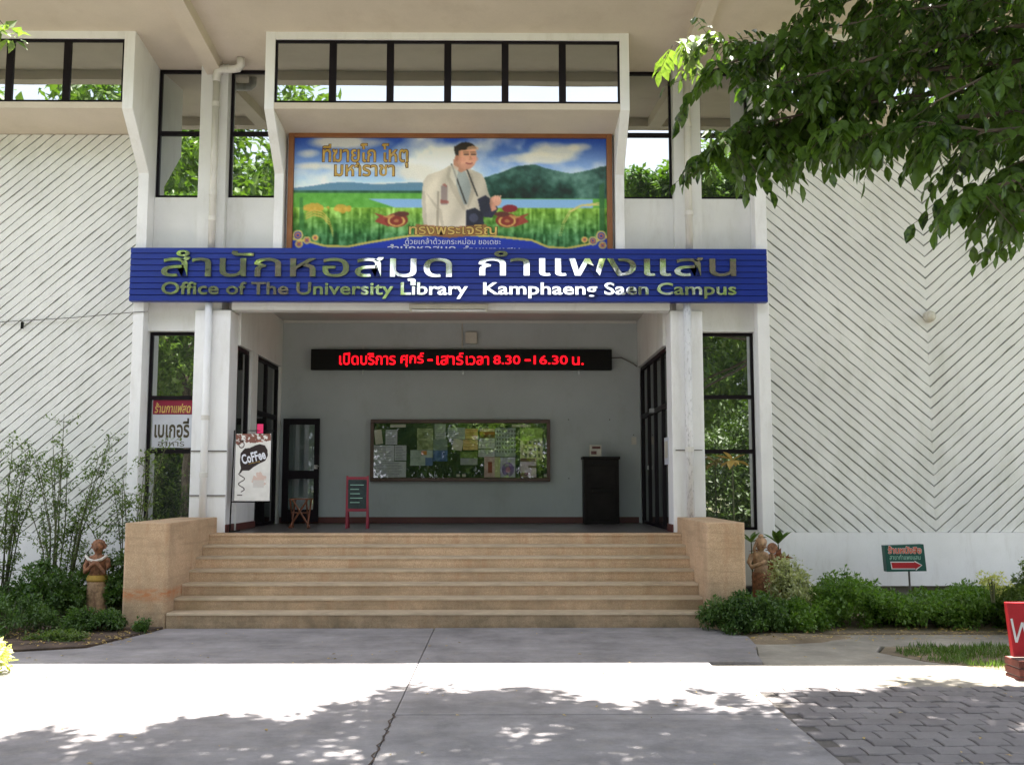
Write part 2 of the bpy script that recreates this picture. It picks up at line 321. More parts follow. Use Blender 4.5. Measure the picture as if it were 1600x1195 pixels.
# ---- lettering: a font curve turned into mesh, fitted into a box on a plane facing the camera (-Y)
def text_arrays(body, bold=0.0, depth=.01, shear=0.0, res=3):
    cu = bpy.data.curves.new('lettering', 'FONT'); cu.body = body; cu.extrude = 1.0 if depth else 0; cu.offset = bold; cu.shear = shear
    cu.resolution_u = res
    ob = bpy.data.objects.new('lettering', cu); C.objects.link(ob)
    bpy.context.view_layer.update()
    dg = bpy.context.evaluated_depsgraph_get(); me = bpy.data.meshes.new_from_object(ob.evaluated_get(dg))
    V = np.array([v.co[:] for v in me.vertices]); F = [tuple(p.vertices) for p in me.polygons]
    bpy.data.objects.remove(ob); bpy.data.curves.remove(cu); bpy.data.meshes.remove(me)
    return V, F
def lettering(body, x0, x1, z0, z1, y, depth, m_, parent, name='lettering', bold=0.0, shear=0, split=False, side=None, rot=0, res=3):
    V, F = text_arrays(body, bold, depth, shear, res)
    lo, hi = V.min(0), V.max(0)
    X = x0 + (V[:, 0] - lo[0]) / (hi[0] - lo[0]) * (x1 - x0); Z = z0 + (V[:, 1] - lo[1]) / (hi[1] - lo[1]) * (z1 - z0)
    Yv = y - depth * (V[:, 2] - lo[2]) / max(1e-6, hi[2] - lo[2]) if depth else np.full(len(V), y)
    if rot:
        cx, cz = (x0 + x1) / 2, (z0 + z1) / 2; ca, sa = math.cos(rot), math.sin(rot)
        X, Z = cx + (X - cx) * ca - (Z - cz) * sa, cz + (X - cx) * sa + (Z - cz) * ca
    P3 = np.stack([X, Yv, Z], 1)
    # the font's front faces +z; here the front faces -Y
    def mk(idx_faces, nm):
        used = sorted({i for f in idx_faces for i in f}); mp = {i: k for k, i in enumerate(used)}
        mb = MB(); fs = [tuple(mp[i] for i in f) for f in idx_faces]
        mb.v = [tuple(P3[i]) for i in used]; mb.f = fs
        if side:
            mb.mi = []
            for f in idx_faces:
                ys = [P3[i][1] for i in f]; mb.mi.append(0 if max(ys) < y - depth * .98 else 1)
            return mb.build(nm, [m_, side], parent)
        mb.mi = [0] * len(fs); return mb.build(nm, m_, parent)
    if not split: return mk(F, name)
    par = list(range(len(V)))
    # weld coincident positions first so that front and side faces join
    key = {}
    for i, p in enumerate(np.round(V, 4)):
        k = tuple(p); par[i] = key.setdefault(k, i)
    def find(i):
        while par[i] != i: par[i] = par[par[i]]; i = par[i]
        return i
    for f in F:
        a = find(f[0])
        for i in f[1:]:
            b = find(i)
            if a != b: par[b] = a
    comp = {}
    for f in F: comp.setdefault(find(f[0]), []).append(f)
    items = []
    for k, fs in comp.items():
        xs = [X[i] for f in fs for i in f]; items.append([min(xs), max(xs), fs])
    items.sort(key=lambda t_: t_[0]); groups = []
    for a, b, fs in items:
        if groups and (min(b, groups[-1][1]) - max(a, groups[-1][0])) > .45 * min(b - a, groups[-1][1] - groups[-1][0]):
            groups[-1][1] = max(groups[-1][1], b); groups[-1][2] += fs
        else: groups.append([a, b, list(fs)])
    return [mk(g_[2], name) for g_ in groups]

# ---- flat print: a painted grid with a colour per point
def print_panel(name, img, x0, x1, z0, z1, y, m_, parent, ymap=None):
    H, W = img.shape[:2]
    xs = np.linspace(x0, x1, W); zs = np.linspace(z1, z0, H)
    X, Z = np.meshgrid(xs, zs); off = parent_loc(parent)
    V = np.stack([X, np.full_like(X, y), Z], -1).reshape(-1, 3) - np.array(off)
    i = np.arange(H * W).reshape(H, W)
    F = np.stack([i[:-1, :-1], i[1:, :-1], i[1:, 1:], i[:-1, 1:]], -1).reshape(-1, 4)
    me = bpy.data.meshes.new(name); me.vertices.add(len(V)); me.vertices.foreach_set('co', V.ravel())
    me.loops.add(F.size); me.loops.foreach_set('vertex_index', F.ravel()); me.polygons.add(len(F))
    me.polygons.foreach_set('loop_start', np.arange(0, F.size, 4)); me.polygons.foreach_set('loop_total', np.full(len(F), 4))
    me.update(); me.materials.append(M[m_])
    a = me.color_attributes.new('print', 'FLOAT_COLOR', 'POINT')
    c = img.reshape(-1, 3) / 255.0; c = np.where(c <= .04045, c / 12.92, ((c + .055) / 1.055) ** 2.4)
    a.data.foreach_set('color', np.concatenate([c, np.ones((len(c), 1))], 1).ravel())
    o = bpy.data.objects.new(name, me); C.objects.link(o)
    if parent: o.parent = parent
    return o
def fbm(H, W, sc, seed=0, octs=5):
    g = np.random.default_rng(seed); out = np.zeros((H, W)); amp = 1; tot = 0
    for o in range(octs):
        n = int(max(2, sc * 2 ** o)); m_ = max(2, int(n * H / W) + 2); grid = g.random((m_ + 1, n + 2))
        y = np.linspace(0, m_ - .001, H); x = np.linspace(0, n - .001, W); yi, xi = y.astype(int), x.astype(int)
        fy = (y - yi)[:, None]; fx = (x - xi)[None]; fy = fy * fy * (3 - 2 * fy); fx = fx * fx * (3 - 2 * fx)
        v_ = (grid[yi][:, xi] * (1 - fx) + grid[yi][:, xi + 1] * fx) * (1 - fy) + (grid[yi + 1][:, xi] * (1 - fx) + grid[yi + 1][:, xi + 1] * fx) * fy
        out += amp * v_; tot += amp; amp *= .5
    return out / tot
def inpoly(U, V, poly):
    r = np.zeros(U.shape, bool); n = len(poly)
    for i in range(n):
        x1, y1 = poly[i]; x2, y2 = poly[(i + 1) % n]
        if y1 == y2: continue
        c_ = ((V >= min(y1, y2)) & (V < max(y1, y2))) & (U < (x2 - x1) * (V - y1) / (y2 - y1) + x1); r ^= c_
    return r
def put(img, mask, col, a=1.0):
    col = np.array(col, float); img[mask] = img[mask] * (1 - a) + col * a

# ------------------------------------------------------------------ leaves
LEAF4 = [(0, 0, 0), (.42, .5, .08), (1, 0, -.06), (.42, -.5, .08)]
def leaf_arrays(Cn, D, Nn, L, W, fine=False):
    D = D / (np.linalg.norm(D, axis=1, keepdims=True) + 1e-9)
    S = np.cross(D, Nn); S /= (np.linalg.norm(S, axis=1, keepdims=True) + 1e-9); U = np.cross(S, D)
    if fine: T = [(0, 0, 0), (.25, .38, .05), (.55, .5, .06), (.82, .24, .0), (1, 0, -.08), (.82, -.24, .0), (.55, -.5, .06), (.25, -.38, .05), (.4, 0, -.02)]
    else: T = LEAF4
    V = np.stack([Cn + D * (L * a)[:, None] + S * (W * b)[:, None] + U * (L * c_)[:, None] for a, b, c_ in T], 1)
    k = len(T); n = len(Cn); base = (np.arange(n) * k)[:, None]
    if fine: fs = [(0, 1, 8), (1, 2, 8), (2, 3, 8), (3, 4, 8), (4, 5, 8), (5, 6, 8), (6, 7, 8), (7, 0, 8)]
    else: fs = [(0, 1, 2), (0, 2, 3)]
    F = np.concatenate([base + np.array([f]) for f in fs], 0)
    return V.reshape(-1, 3), F
def tri_mesh(name, V, F, m_, parent=None, loc_off=None):
    me = bpy.data.meshes.new(name); off = np.array(parent_loc(parent)) if parent else np.zeros(3)
    me.vertices.add(len(V)); me.vertices.foreach_set('co', (V - off).astype(np.float32).ravel())
    me.loops.add(F.size); me.loops.foreach_set('vertex_index', F.astype(np.int32).ravel()); me.polygons.add(len(F))
    me.polygons.foreach_set('loop_start', np.arange(0, F.size, 3, dtype=np.int32)); me.polygons.foreach_set('loop_total', np.full(len(F), 3, np.int32))
    me.update(); me.materials.append(M[m_]); o = bpy.data.objects.new(name, me); C.objects.link(o)
    if parent: o.parent = parent
    return o
def rand_dirs(n, g=rng):
    d = g.normal(size=(n, 3)); return d / np.linalg.norm(d, axis=1, keepdims=True)
def clump_leaves(centres, radii, per, size, droop=.3, flat=.8, g=rng):
    Cc = np.repeat(centres, per, 0); Rr = np.repeat(radii, per)
    d = rand_dirs(len(Cc), g); rr = Rr * g.random(len(Cc)) ** (1 / 2.2)
    P_ = Cc + d * rr[:, None] * np.array([1, 1, flat])
    D = rand_dirs(len(P_), g) + d * .6; D[:, 2] -= droop
    Nn = rand_dirs(len(P_), g) * .7 + np.array([0, 0, 1.0])
    L = size * (.6 + .8 * g.random(len(P_))); return leaf_arrays(P_, D, Nn, L, L * .5)

# ================================================================== SETTING: ground, slabs
def sheet(name, poly, z0, z1, m_, bevel=0):
    return structure(name, MB().prism(poly, 'z', z0, z1), m_, bevel=bevel)
structure('ground', MB().add([(-250, -250, -.10), (250, -250, -.10), (250, 250, -.10), (-250, 250, -.10)], [(0, 1, 2, 3)]), 'ground')
j = .004
sheet('concrete_slab', [(-4.6, 11.25), (-5.4, 10.95), (-12, 10.8), (-12, 10.36), (-.85 - j, 10.36), (-.85 - j, 12.73), (-4.22, 12.73)], -.09, .0, 'concrete', .006)
sheet('concrete_slab', [(-.85 + j, 10.36), (2.66, 10.36), (2.72, 10.8), (2.86, 11.4), (2.92, 12.0), (2.60, 12.73), (-.85 + j, 12.73)], -.09, .004, 'concrete', .006)
sheet('concrete_slab', [(-14, -16), (-.85 - j, -16), (-.85 - j, 10.352), (-14, 10.352)], -.09, -.001, 'concrete', .004)
sheet('concrete_slab', [(-.85 + j, 8.045), (2.22, 8.045), (2.25, 9.11), (2.10, 9.12), (2.10, 10.352), (-.85 + j, 10.352)], -.09, .001, 'concrete', .004)
sheet('concrete_slab', [(-.85 + j, -16), (2.22, -16), (2.22, 8.035), (-.85 + j, 8.035)], -.09, -.002, 'concrete', .004)
sheet('concrete_path', [(2.112, 9.12), (12, 9.12), (12, 9.95), (5.0, 9.98), (4.4, 10.5), (4.1, 11.1), (4.3, 11.5), (12, 11.7), (12, 12.35), (3.2, 12.34), (2.88, 12.1), (2.91, 11.9), (2.87, 11.4), (2.73, 10.8), (2.67, 10.352), (2.112, 10.352)], -.09, -.03, 'concrete_warm', .01)
mo = MB(); mv = []; mf = []
for a in range(13):
    for b in range(25):
        rr_m = a / 12; an = 2 * math.pi * b / 25; wob = 1 + .18 * math.sin(an * 3 + 1) + .1 * math.sin(an * 5)
        mv.append((3.36 + .72 * rr_m * math.cos(an) * wob, 12.06 + .42 * rr_m * math.sin(an) * wob, -.034 + .055 * (1 - rr_m ** 2) + .008 * math.sin(a * 3.1 + b * 2.3) * (1 - rr_m)))
for a in range(12):
    for b in range(25): mf.append((a * 25 + b, (a + 1) * 25 + b, (a + 1) * 25 + (b + 1) % 25, a * 25 + (b + 1) % 25))
structure('sand_mound', mo.add(mv, mf), 'soil', smooth=True)
sheet('garden_bed', [(-12, 10.82), (-5.4, 10.96), (-4.62, 11.27), (-4.26, 12.74), (-4.80, 12.74), (-4.80, 15.4), (-12, 15.4)], -.09, .02, 'dark_soil')
sheet('sandy_patch', [(2.64, 12.74), (2.89, 12.12), (3.2, 12.35), (12, 12.36), (12, 15.4), (3.1, 15.4), (3.1, 12.74)], -.09, -.012, 'soil')
sheet('soil_strip', [(4.14, 11.08), (4.44, 10.52), (5.05, 10.0), (12, 9.97), (12, 11.68), (4.35, 11.47)], -.09, -.035, 'soil')
sheet('sand_bed', [(2.05, -5), (9, -5), (9, 9.125), (2.05, 9.125)], -.095, -.055, 'soil')
# crack line down the joint
g_ = MB(); pts = []
for k in range(30):
    y = 6.2 + k * .065
    pts.append((-.85 + .012 * math.sin(k * 1.7) + random.uniform(-.012, .012), y))
for a, b in zip(pts, pts[1:]): g_.add([(a[0] - .006, a[1], .004), (a[0] + .007, a[1], .004), (b[0] + .007, b[1], .004), (b[0] - .006, b[1], .004)], [(0, 1, 2, 3)])
structure('joint_filler', g_, 'dark_soil')

# pavers
M['joint_sand'] = mat('dusty joint sand', (.13, .115, .105), .95, .3, 5, 60, .6)
pav = structure('paver_pavement', MB().add([(2.10, -4, -.018), (8, -4, -.018), (8, 9.115, -.018), (2.10, 9.115, -.018)], [(0, 1, 2, 3)]), 'joint_sand')
pave_meshes = []
for k in range(6):
    mb = MB(); w, d = .116, .096
    if True:
        poly = [(-w, -d), (-w * .33, -d * 1.10), (w * .33, -d * .90), (w, -d), (w * 1.06, 0), (w, d), (w * .33, d * .90), (-w * .33, d * 1.10), (-w, d), (-w * .94, 0)]
        top = [(x * .93, y * .92) for x, y in poly]; n = len(poly)
        V = [(x, y, -.045) for x, y in poly] + [(x, y, -.006) for x, y in poly] + [(x, y, 0) for x, y in top]
        F = [(i, (i + 1) % n, n + (i + 1) % n, n + i) for i in range(n)] + [(n + i, n + (i + 1) % n, 2 * n + (i + 1) % n, 2 * n + i) for i in range(n)] + [tuple(range(2 * n, 3 * n))]
        mb.add(V, F)
    o = mb.build('paver', 'paver' if k % 2 == 0 else 'paver_b'); me = o.data; bpy.data.objects.remove(o); pave_meshes.append(me)
spots = []; ry = 9.01; row = 0
while ry > 2.0:
    x = (2.375 if ry > 8.1 else 2.35) + (.12 if row % 2 else 0)
    while x < 7.5:
        spots.append((x, ry, (x < .55 * ry + .15) and ry > 6.15)); x += .243
    ry -= .203; row += 1
far = MB(); cnt = 0
for x, y, vis in spots:
    rz = random.gauss(0, .025); dz = random.gauss(0, .0035); tx = random.gauss(0, .010)
    if vis and cnt < 300:
        o = bpy.data.objects.new('paver', random.choice(pave_meshes)); C.objects.link(o); o.parent = pav
        o.location = (x, y, -.004 + dz); o.rotation_euler = (tx, random.gauss(0, .008), rz); cnt += 1
    else:
        me = pave_meshes[0]; far.add([(v_.co.x + x, v_.co.y + y, v_.co.z - .004 + dz) for v_ in me.vertices], [tuple(p.vertices) for p in me.polygons])
tag(far.build('paver_field', 'paver', pav), kind='stuff')

# ================================================================== BUILDING
B = thing('library_building', 'two-storey white library with ribbed walls, deep porch and jutting upper window boxes', 'building', (-.8, 15, 0))
FR = (.022, .02)   # frame thickness
# core masses behind the facade
box('side_wing', 'white', B, -13, -4.30, 15.36, 22, .25, 8.38)
box('side_wing', 'white', B, 2.74, 13.5, 15.36, 22, .25, 8.38)
box('upper_storey', 'white', B, -4.295, 2.735, 15.36, 22, 4.95, 8.38)
box('rear_wing', 'white', B, -4.295, 2.735, 18.52, 22, .25, 4.945)
rf = MB().prism([(12.08, 8.5), (12.30, 8.5), (12.30, 8.66), (15.45, 8.285), (22.5, 8.285), (22.5, 9.3), (12.08, 8.95)], 'x', -15, 15).build('roof', 'soffit', B)
for x0, x1 in ((-4.62, -4.38), (2.74, 2.98), (-10.0, -9.7), (9.0, 9.3)):
    MB().prism([(12.302, 8.47), (12.302, 8.68), (15.19, 8.33), (15.19, 8.14)], 'x', x0, x1).build('beam', 'soffit', rf)

# ribbed walls
def clip(poly, x0, x1, z0, z1):
    def cut(P_, f, inter):
        out = []
        for i in range(len(P_)):
            a, b = P_[i], P_[(i + 1) % len(P_)]
            if f(a): out.append(a)
            if f(a) != f(b): out.append(inter(a, b))
        return out
    def ix(X): return lambda a, b: (X, a[1] + (b[1] - a[1]) * (X - a[0]) / (b[0] - a[0]))
    def iz(Z): return lambda a, b: (a[0] + (b[0] - a[0]) * (Z - a[1]) / (b[1] - a[1]), Z)
    for f, i_ in ((lambda p: p[0] >= x0, ix(x0)), (lambda p: p[0] <= x1, ix(x1)), (lambda p: p[1] >= z0, iz(z0)), (lambda p: p[1] <= z1, iz(z1))):
        poly = cut(poly, f, i_)
        if len(poly) < 3: return []
    return poly
def rib_wall(x0, x1, z0, z1, axis, pitch):
    w = MB().box(x0, x1, 15.035, 15.355, z0, z1).build('ribbed_wall', 'groove', B)
    sl = .87; w_ = pitch - .024
    for side in (-1, 1):
        xa, xb = (x0, min(axis, x1)) if side < 0 else (max(axis, x0), x1)
        if xb - xa < .05: continue
        # V pattern: ribs rise away from the axis
        zc = z0 - sl * max(abs(xa - axis), abs(xb - axis)) - pitch + random.random() * 0
        zc = math.floor(zc / pitch) * pitch
        while zc < z1 + .1:
            n = max(4, int((xb - xa) / .12)); top, bot = [], []
            for k in range(n + 1):
                x = xa + (xb - xa) * k / n; zz = zc + sl * abs(x - axis)
                top.append((x, zz + w_ / 2 + random.gauss(0, .0045))); bot.append((x, zz - w_ / 2 + random.gauss(0, .0045)))
            poly = clip(bot + top[::-1], xa, xb, z0, z1)
            if len(poly) >= 3 and max(p[0] for p in poly) - min(p[0] for p in poly) > .01:
                MB().prism(poly, 'y', 15.0 + random.gauss(0, .0015), 15.05).build('rib', 'rib', w)
            zc += pitch
    return w
rib_wall(-9.6, -5.585, 1.08, 7.19, -8.15, .152)
rib_wall(4.055, 9.2, 1.08, 7.19, 6.52, .168)
for x0, x1 in ((-13, -9.6), (9.2, 13.5)): box('outer_wall', 'rib', B, x0, x1, 15.0, 15.355, .29, 7.19)
for x0, x1 in ((-9.6, -5.585), (4.055, 9.2)):
    box('base_wall', 'white_clean', B, x0, x1, 14.97, 15.355, .29, 1.076)
    box('foundation', 'groove', B, x0, x1, 15.30, 15.355, -.09, .285)

# fins and window boxes
def cheek(x0, x1, zb): MB().prism([(14.10, 8.47), (14.10, 7.27), (14.85, 6.53), (14.85, zb), (15.16, zb), (15.16, 8.40)], 'x', x0, x1).build('fin', 'white_clean', B, bevel=.006)
cheek(-5.58, -5.42, .29); cheek(3.87, 4.05, .29); cheek(-3.50, -3.36, 4.60); cheek(1.73, 1.868, 4.60)
def window_box(x0, x1, n, half_l, half_r):
    MB().prism([(14.103, 7.272), (14.103, 7.365), (15.2, 7.365), (15.2, 7.185)], 'x', x0, x1).build('sill_slab', 'soffit', B)
    box('box_head', 'white_clean', B, x0, x1, 14.103, 14.3, 8.335, 8.46)
    w = box('window_frame', 'dark_frame', B, x0, x1, 14.13, 14.17, 8.295, 8.334)
    box('rail', 'dark_frame', w, x0, x1, 14.13, 14.17, 7.366, 7.405)
    p = (x1 - x0) / n
    for k in range(n + 1):
        xc = x0 + k * p; hw = .052 if 0 < k < n else .03
        box('mullion', 'dark_frame', w, max(x0, xc - hw), min(x1, xc + hw), 14.125, 14.172, 7.406, 8.294)
    for k in range(n):
        a, b = x0 + k * p + (.052 if k else .03), x0 + (k + 1) * p - (.052 if k < n - 1 else .03)
        box('pane', 'glass', B, a, b, 14.150, 14.158, 7.406, 8.294)
window_box(-3.36, 1.73, 6, 0, 0); window_box(-10.62, -5.58, 6, 0, 0); window_box(4.05, 9.09, 6, 0, 0)

# facade windows between the fins
def window(x0, x1, z0, z1, trans, Y=15.2):
    f = box('window', 'dark_frame', B, x0, x1, Y - .03, Y + .03, z1 - .045, z1)
    box('frame', 'dark_frame', f, x0, x1, Y - .03, Y + .03, z0, z0 + .04)
    for a, b in ((x0, x0 + .04), (x1 - .035, x1)): box('frame', 'dark_frame', f, a, b, Y - .028, Y + .028, z0 + .041, z1 - .046)
    zz = [z0 + .041] + [z for t_ in trans for z in (t_ - .032, t_ + .032)] + [z1 - .046]
    for t_ in trans: box('transom', 'dark_frame', f, x0 + .041, x1 - .036, Y - .034, Y + .026, t_ - .031, t_ + .031)
    for k in range(0, len(zz), 2): box('pane', 'glass', f, x0 + .041, x1 - .036, Y, Y + .008, zz[k], zz[k + 1])
    return f
window(-5.418, -4.712, 6.24, 8.31, [7.28]); window(-4.288, -3.40, 6.24, 8.31, [7.28])
window(1.80, 2.662, 6.235, 8.31, [7.28]); window(3.088, 3.868, 6.235, 8.31, [7.28])
window(-5.418, -4.70, 1.11, 4.12, [2.295, 3.11]); window(3.044, 3.868, 1.11, 4.12, [2.295, 3.13])
# wall pieces round them
for x0, x1, zb in ((-5.418, -4.712, 4.125), (-4.288, -3.505, 4.60), (1.872, 2.662, 4.60), (3.088, 3.868, 4.125)): box('spandrel', 'white', B, x0, x1, 15.12, 15.355, zb, 6.232)
box('spandrel', 'white', B, -3.355, 1.725, 15.06, 15.355, 4.83, 7.18)
for x0, x1 in ((-5.418, -4.665), (3.044, 3.868)): box('sill_wall', 'white', B, x0, x1, 15.10, 15.355, .29, 1.105)
box('column', 'white', B, -4.71, -4.29, 14.99, 15.355, 4.43, 8.33); box('column', 'white', B, 2.664, 3.086, 14.99, 15.355, 4.43, 8.33)
box('column', 'white_clean', B, -4.66, -4.12, 14.90, 15.355, .0, 4.425, bevel=.008); box('column', 'white_clean', B, 2.555, 3.04, 14.90, 15.355, .0, 4.425, bevel=.008)
box('lintel', 'white', B, -4.118, 2.553, 14.93, 15.16, 4.43, 4.90)
for a, b in ((-5.418, -4.662), (3.042, 3.868)): box('head_board', 'white', B, a, b, 15.05, 15.115, 4.125, 4.60)
# porch
box('porch_ceiling', 'porch_ceiling', B, -4.118, 2.553, 15.165, 18.52, 4.82, 4.94)
structure('porch_floor', MB().box(-4.118, 2.553, 14.80, 18.5, .8, 1.086).box(-4.66, 3.04, 14.905, 14.91, .1, 1.0), 'porch_floor')
bw = box('porch_wall', 'porch_wall', B, -4.118, 2.553, 18.30, 18.5, 1.087, 4.818)
box('skirting', 'maroon', B, -4.07, 2.50, 18.282, 18.299, 1.09, 1.20)
box('cornice', 'porch_ceiling', B, -4.07, 2.50, 18.26, 18.299, 4.775, 4.819)
# left porch side: pier, window, pier, doorway
def side_wall(x0, x1):
    box('side_wall', 'white', B, x0, x1, 15.36, 18.298, 3.95, 4.818)
side_wall(-4.28, -4.08); side_wall(2.51, 2.73)
box('side_wall', 'white', B, -4.28, -4.08, 15.36, 16.10, 1.087, 1.53)
box('side_wall', 'white', B, -4.28, -4.08, 16.10, 16.48, 1.087, 3.948)
box('side_wall', 'white', B, -4.28, -4.08, 18.20, 18.298, 1.087, 3.948)
box('skirting', 'maroon', B, -4.079, -4.062, 15.36, 16.48, 1.09, 1.20); box('skirting', 'maroon', B, -4.119, -4.10, 14.91, 15.35, 1.09, 1.20)
box('skirting', 'maroon', B, 2.53, 2.55, 14.91, 15.35, 1.09, 1.20)
def x_window(nm, xf, y0, y1, z0, z1, ys, zs, glass):
    f = box(nm, 'dark_frame', B, xf - .03, xf + .03, y0, y1, z1 - .06, z1)
    box('frame', 'dark_frame', f, xf - .03, xf + .03, y0, y1, z0, z0 + .05)
    Y_ = [y0 + .03] + ys + [y1 - .03]; Z_ = [z0] + zs + [z1]
    for y in Y_: box('mullion', 'dark_frame', f, xf - .034, xf + .034, y - .03, y + .03, z0 + .051, z1 - .061)
    for a, b in zip(Y_, Y_[1:]):
        for k, z in enumerate(zs): box('transom', 'dark_frame', f, xf - .03, xf + .03, a + .031, b - .031, z - .04, z + .04)
        for k in range(len(Z_) - 1):
            box('pane', glass, f, xf - .004, xf + .004, a + .031, b - .031, Z_[k] + (.051 if k == 0 else .041), Z_[k + 1] - (.061 if k == len(Z_) - 2 else .041))
    return f
x_window('porch_window', -4.16, 15.36, 16.09, 1.535, 3.945, [], [2.55], 'glass_dark')
x_window('door_screen', -4.16, 16.485, 18.195, 1.09, 3.945, [17.35], [3.0], 'glass_dark')
x_window('double_door', 2.60, 15.16, 18.29, 1.09, 3.945, [15.95, 16.75, 17.5], [3.03], 'glass_dark')
box('side_wall', 'white', B, 2.64, 2.735, 15.36, 18.298, 1.087, 3.948)
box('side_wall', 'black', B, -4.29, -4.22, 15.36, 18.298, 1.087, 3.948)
d = box('open_door', 'dark_frame', B, -3.98, -3.87, 18.03, 18.07, 1.12, 2.98)
tag(d, 'dark door leaf standing open against the rear wall')
box('stile', 'dark_frame', d, -3.41, -3.32, 18.03, 18.07, 1.12, 2.98)
for z0, z1 in ((2.87, 2.98), (1.89, 2.04), (1.12, 1.34)): box('rail', 'dark_frame', d, -3.869, -3.411, 18.032, 18.068, z0, z1)
for z0, z1 in ((2.041, 2.869), (1.341, 1.889)): box('pane', 'clear', d, -3.869, -3.411, 18.047, 18.053, z0, z1)
MB().box(-3.40, -3.34, 18.0, 18.029, 2.07, 2.14).tube([(-3.37, 18.01, 2.11), (-3.37, 17.97, 2.115), (-3.29, 17.965, 2.115)], .012).build('handle', 'steel', d)
dd = [(15.55, 2.0), (16.35, 2.0)]
o = box('lock_plate', 'steel', B, 2.55, 2.566, 17.44, 17.52, 2.05, 2.12)
box('door_closer', 'steel', B, 2.50, 2.565, 16.70, 16.86, 3.00, 3.07)

# ================================================================== STEPS AND PARAPETS
S = thing('entrance_steps', 'broad flight of seven tan aggregate steps leading up to the porch', 'steps', (-.8, 13.6, 0))
ztop = [.186, .338, .490, .645, .798, .940, 1.086]
for k, zt in enumerate(ztop):
    y0 = 12.76 + .29 * k; y1 = y0 + .30 if k < 6 else 14.905
    zb = -.05 if k == 0 else ztop[k - 1] - .03
    st = MB().prism([(y0 + .012, zb), (y0 + .012, zt - .03), (y0 + .012, zt - .012), (y1 + .05, zt - .012), (y1 + .05, zb)], 'x', -4.232, 2.603).build('step', 'aggregate', S)
    xs = [-4.232, -2.4, -.85, .9, 2.603]
    for a, b in zip(xs, xs[1:]):
        MB().prism([(y0, zt - .030), (y0 + .004, zt - .004), (y0 + .012, zt), (y1, zt), (y1, zt - .011), (y0 + .011, zt - .011), (y0 + .011, zt - .030)], 'x', a + .0012, b - .0012).build('tread', 'tread' if k < 6 else 'aggregate', st)
def parapet(x0, x1, label):
    p = MB(); xi = x0 if x0 > 0 else x1
    n = 6; poly = [(x0, 14.9), (x0, 12.80), (x0 + .012, 12.775), (x0 + .035, 12.76), (x1 - .035, 12.76), (x1 - .012, 12.775), (x1, 12.80), (x1, 14.9)]
    p.prism(poly, 'z', -.09, 1.31); return tag(p.build('parapet_wall', 'aggregate_stained' if x0 < 0 else 'aggregate', None, bevel=.008), label, 'wall', 'aggregate parapet walls flanking the steps')
parapet(-4.80, -4.235, 'tan aggregate parapet wall at the left end of the steps, with an orange stain')
parapet(2.606, 3.10, 'tan aggregate parapet wall at the right end of the steps, beside the clipped bush')

# ================================================================== MAIN SIGN
SG = thing('library_sign', 'long royal blue sign board with mirror steel Thai and English lettering across the porch', 'sign', (-.8, 14.75, 4.53))
box('board', 'blue', SG, -5.60, 4.0, 14.745, 14.84, 4.525, 5.345)
nsl = 9; h = .82 / nsl
for k in range(nsl):
    z0 = 4.525 + k * h
    MB().prism([(14.7445, z0 + .003), (14.722, z0 + .006), (14.718, z0 + .012), (14.722, z0 + h - .006), (14.7445, z0 + h - .004)], 'x', -5.60, 4.0).build('slat', 'blue', SG)
A = lambda u: at(u, 430, 14.70)[0]
def zz(v): return at(600, v, 14.70)[2]
lettering('สำนักหอสมุด', A(252), A(706), zz(446), zz(392), 14.715, .035, 'chrome', SG, 'letter', .006, split=True, side='letter_side')
lettering('กำแพงแสน', A(748), A(1150), zz(431), zz(392), 14.715, .035, 'chrome', SG, 'letter', .006, split=True, side='letter_side')
lettering('Office of The University Library', A(253), A(731), zz(467), zz(441), 14.715, .028, 'chrome', SG, 'letter', .018, split=True, side='letter_side')
lettering('Kamphaeng Saen Campus', A(755), A(1150), zz(466), zz(441), 14.715, .028, 'chrome', SG, 'letter', .018, split=True, side='letter_side')

# ================================================================== POSTER
PO = thing('printed_banner', 'large framed banner of an older man in cream jacket with camera before green rice fields', 'banner', (-.8, 15, 5.0))
Yp = 14.97
px0, px1, pz1 = -3.23, 1.61, 7.145
for a in ((-3.315, -3.232, 4.95, 7.225), (1.612, 1.695, 4.95, 7.225), (-3.231, 1.611, 7.148, 7.225)):
    box('frame', 'gold_frame', PO, a[0], a[1], 14.93, 15.055, a[2], a[3], bevel=.008)
box('backing', 'sign_white', PO, -3.231, 1.611, 14.99, 15.055, 4.95, 7.147)
U0, U1, V0, V1 = 460., 947., 215., 415.; ppx = (px1 - px0) / (U1 - U0)
pz0 = pz1 - (V1 - V0) * ppx
W_, H_ = 487, 200; U, V = np.meshgrid(np.linspace(U0, U1, W_), np.linspace(V0, V1, H_))
img = np.zeros((H_, W_, 3)); t = np.clip((V - 215) / 70, 0, 1)[..., None]
img[:] = (1 - t) * np.array([34, 76, 180]) + t * np.array([185, 218, 245])
cl = fbm(H_, W_, 4, 3); c2 = fbm(H_, W_, 9, 8)
mask = np.clip((cl + .35 * c2 - .64 + .12 * (V - 240) / 40) * 6, 0, 1)[..., None] * (V < 300)[..., None]
img = img * (1 - mask) + np.array([236, 240, 240]) * mask
for (cx, cy, rx, ry) in ((540, 222, 60, 12), (870, 232, 45, 14), (840, 246, 60, 9), (500, 260, 46, 7), (905, 228, 20, 8), (480, 240, 20, 8), (560, 262, 60, 9), (650, 270, 40, 14), (620, 290, 80, 6)):
    mk_ = np.clip(1.25 - ((U - cx) / rx) ** 2 - ((V - cy) / ry) ** 2 + (c2 - .5) * 2.4, 0, 1)[..., None]; img = img * (1 - mk_ * .85) + np.array([232, 228, 215]) * mk_ * .85
n1 = fbm(H_, W_, 14, 11); n2 = fbm(H_, W_, 60, 12, 3)
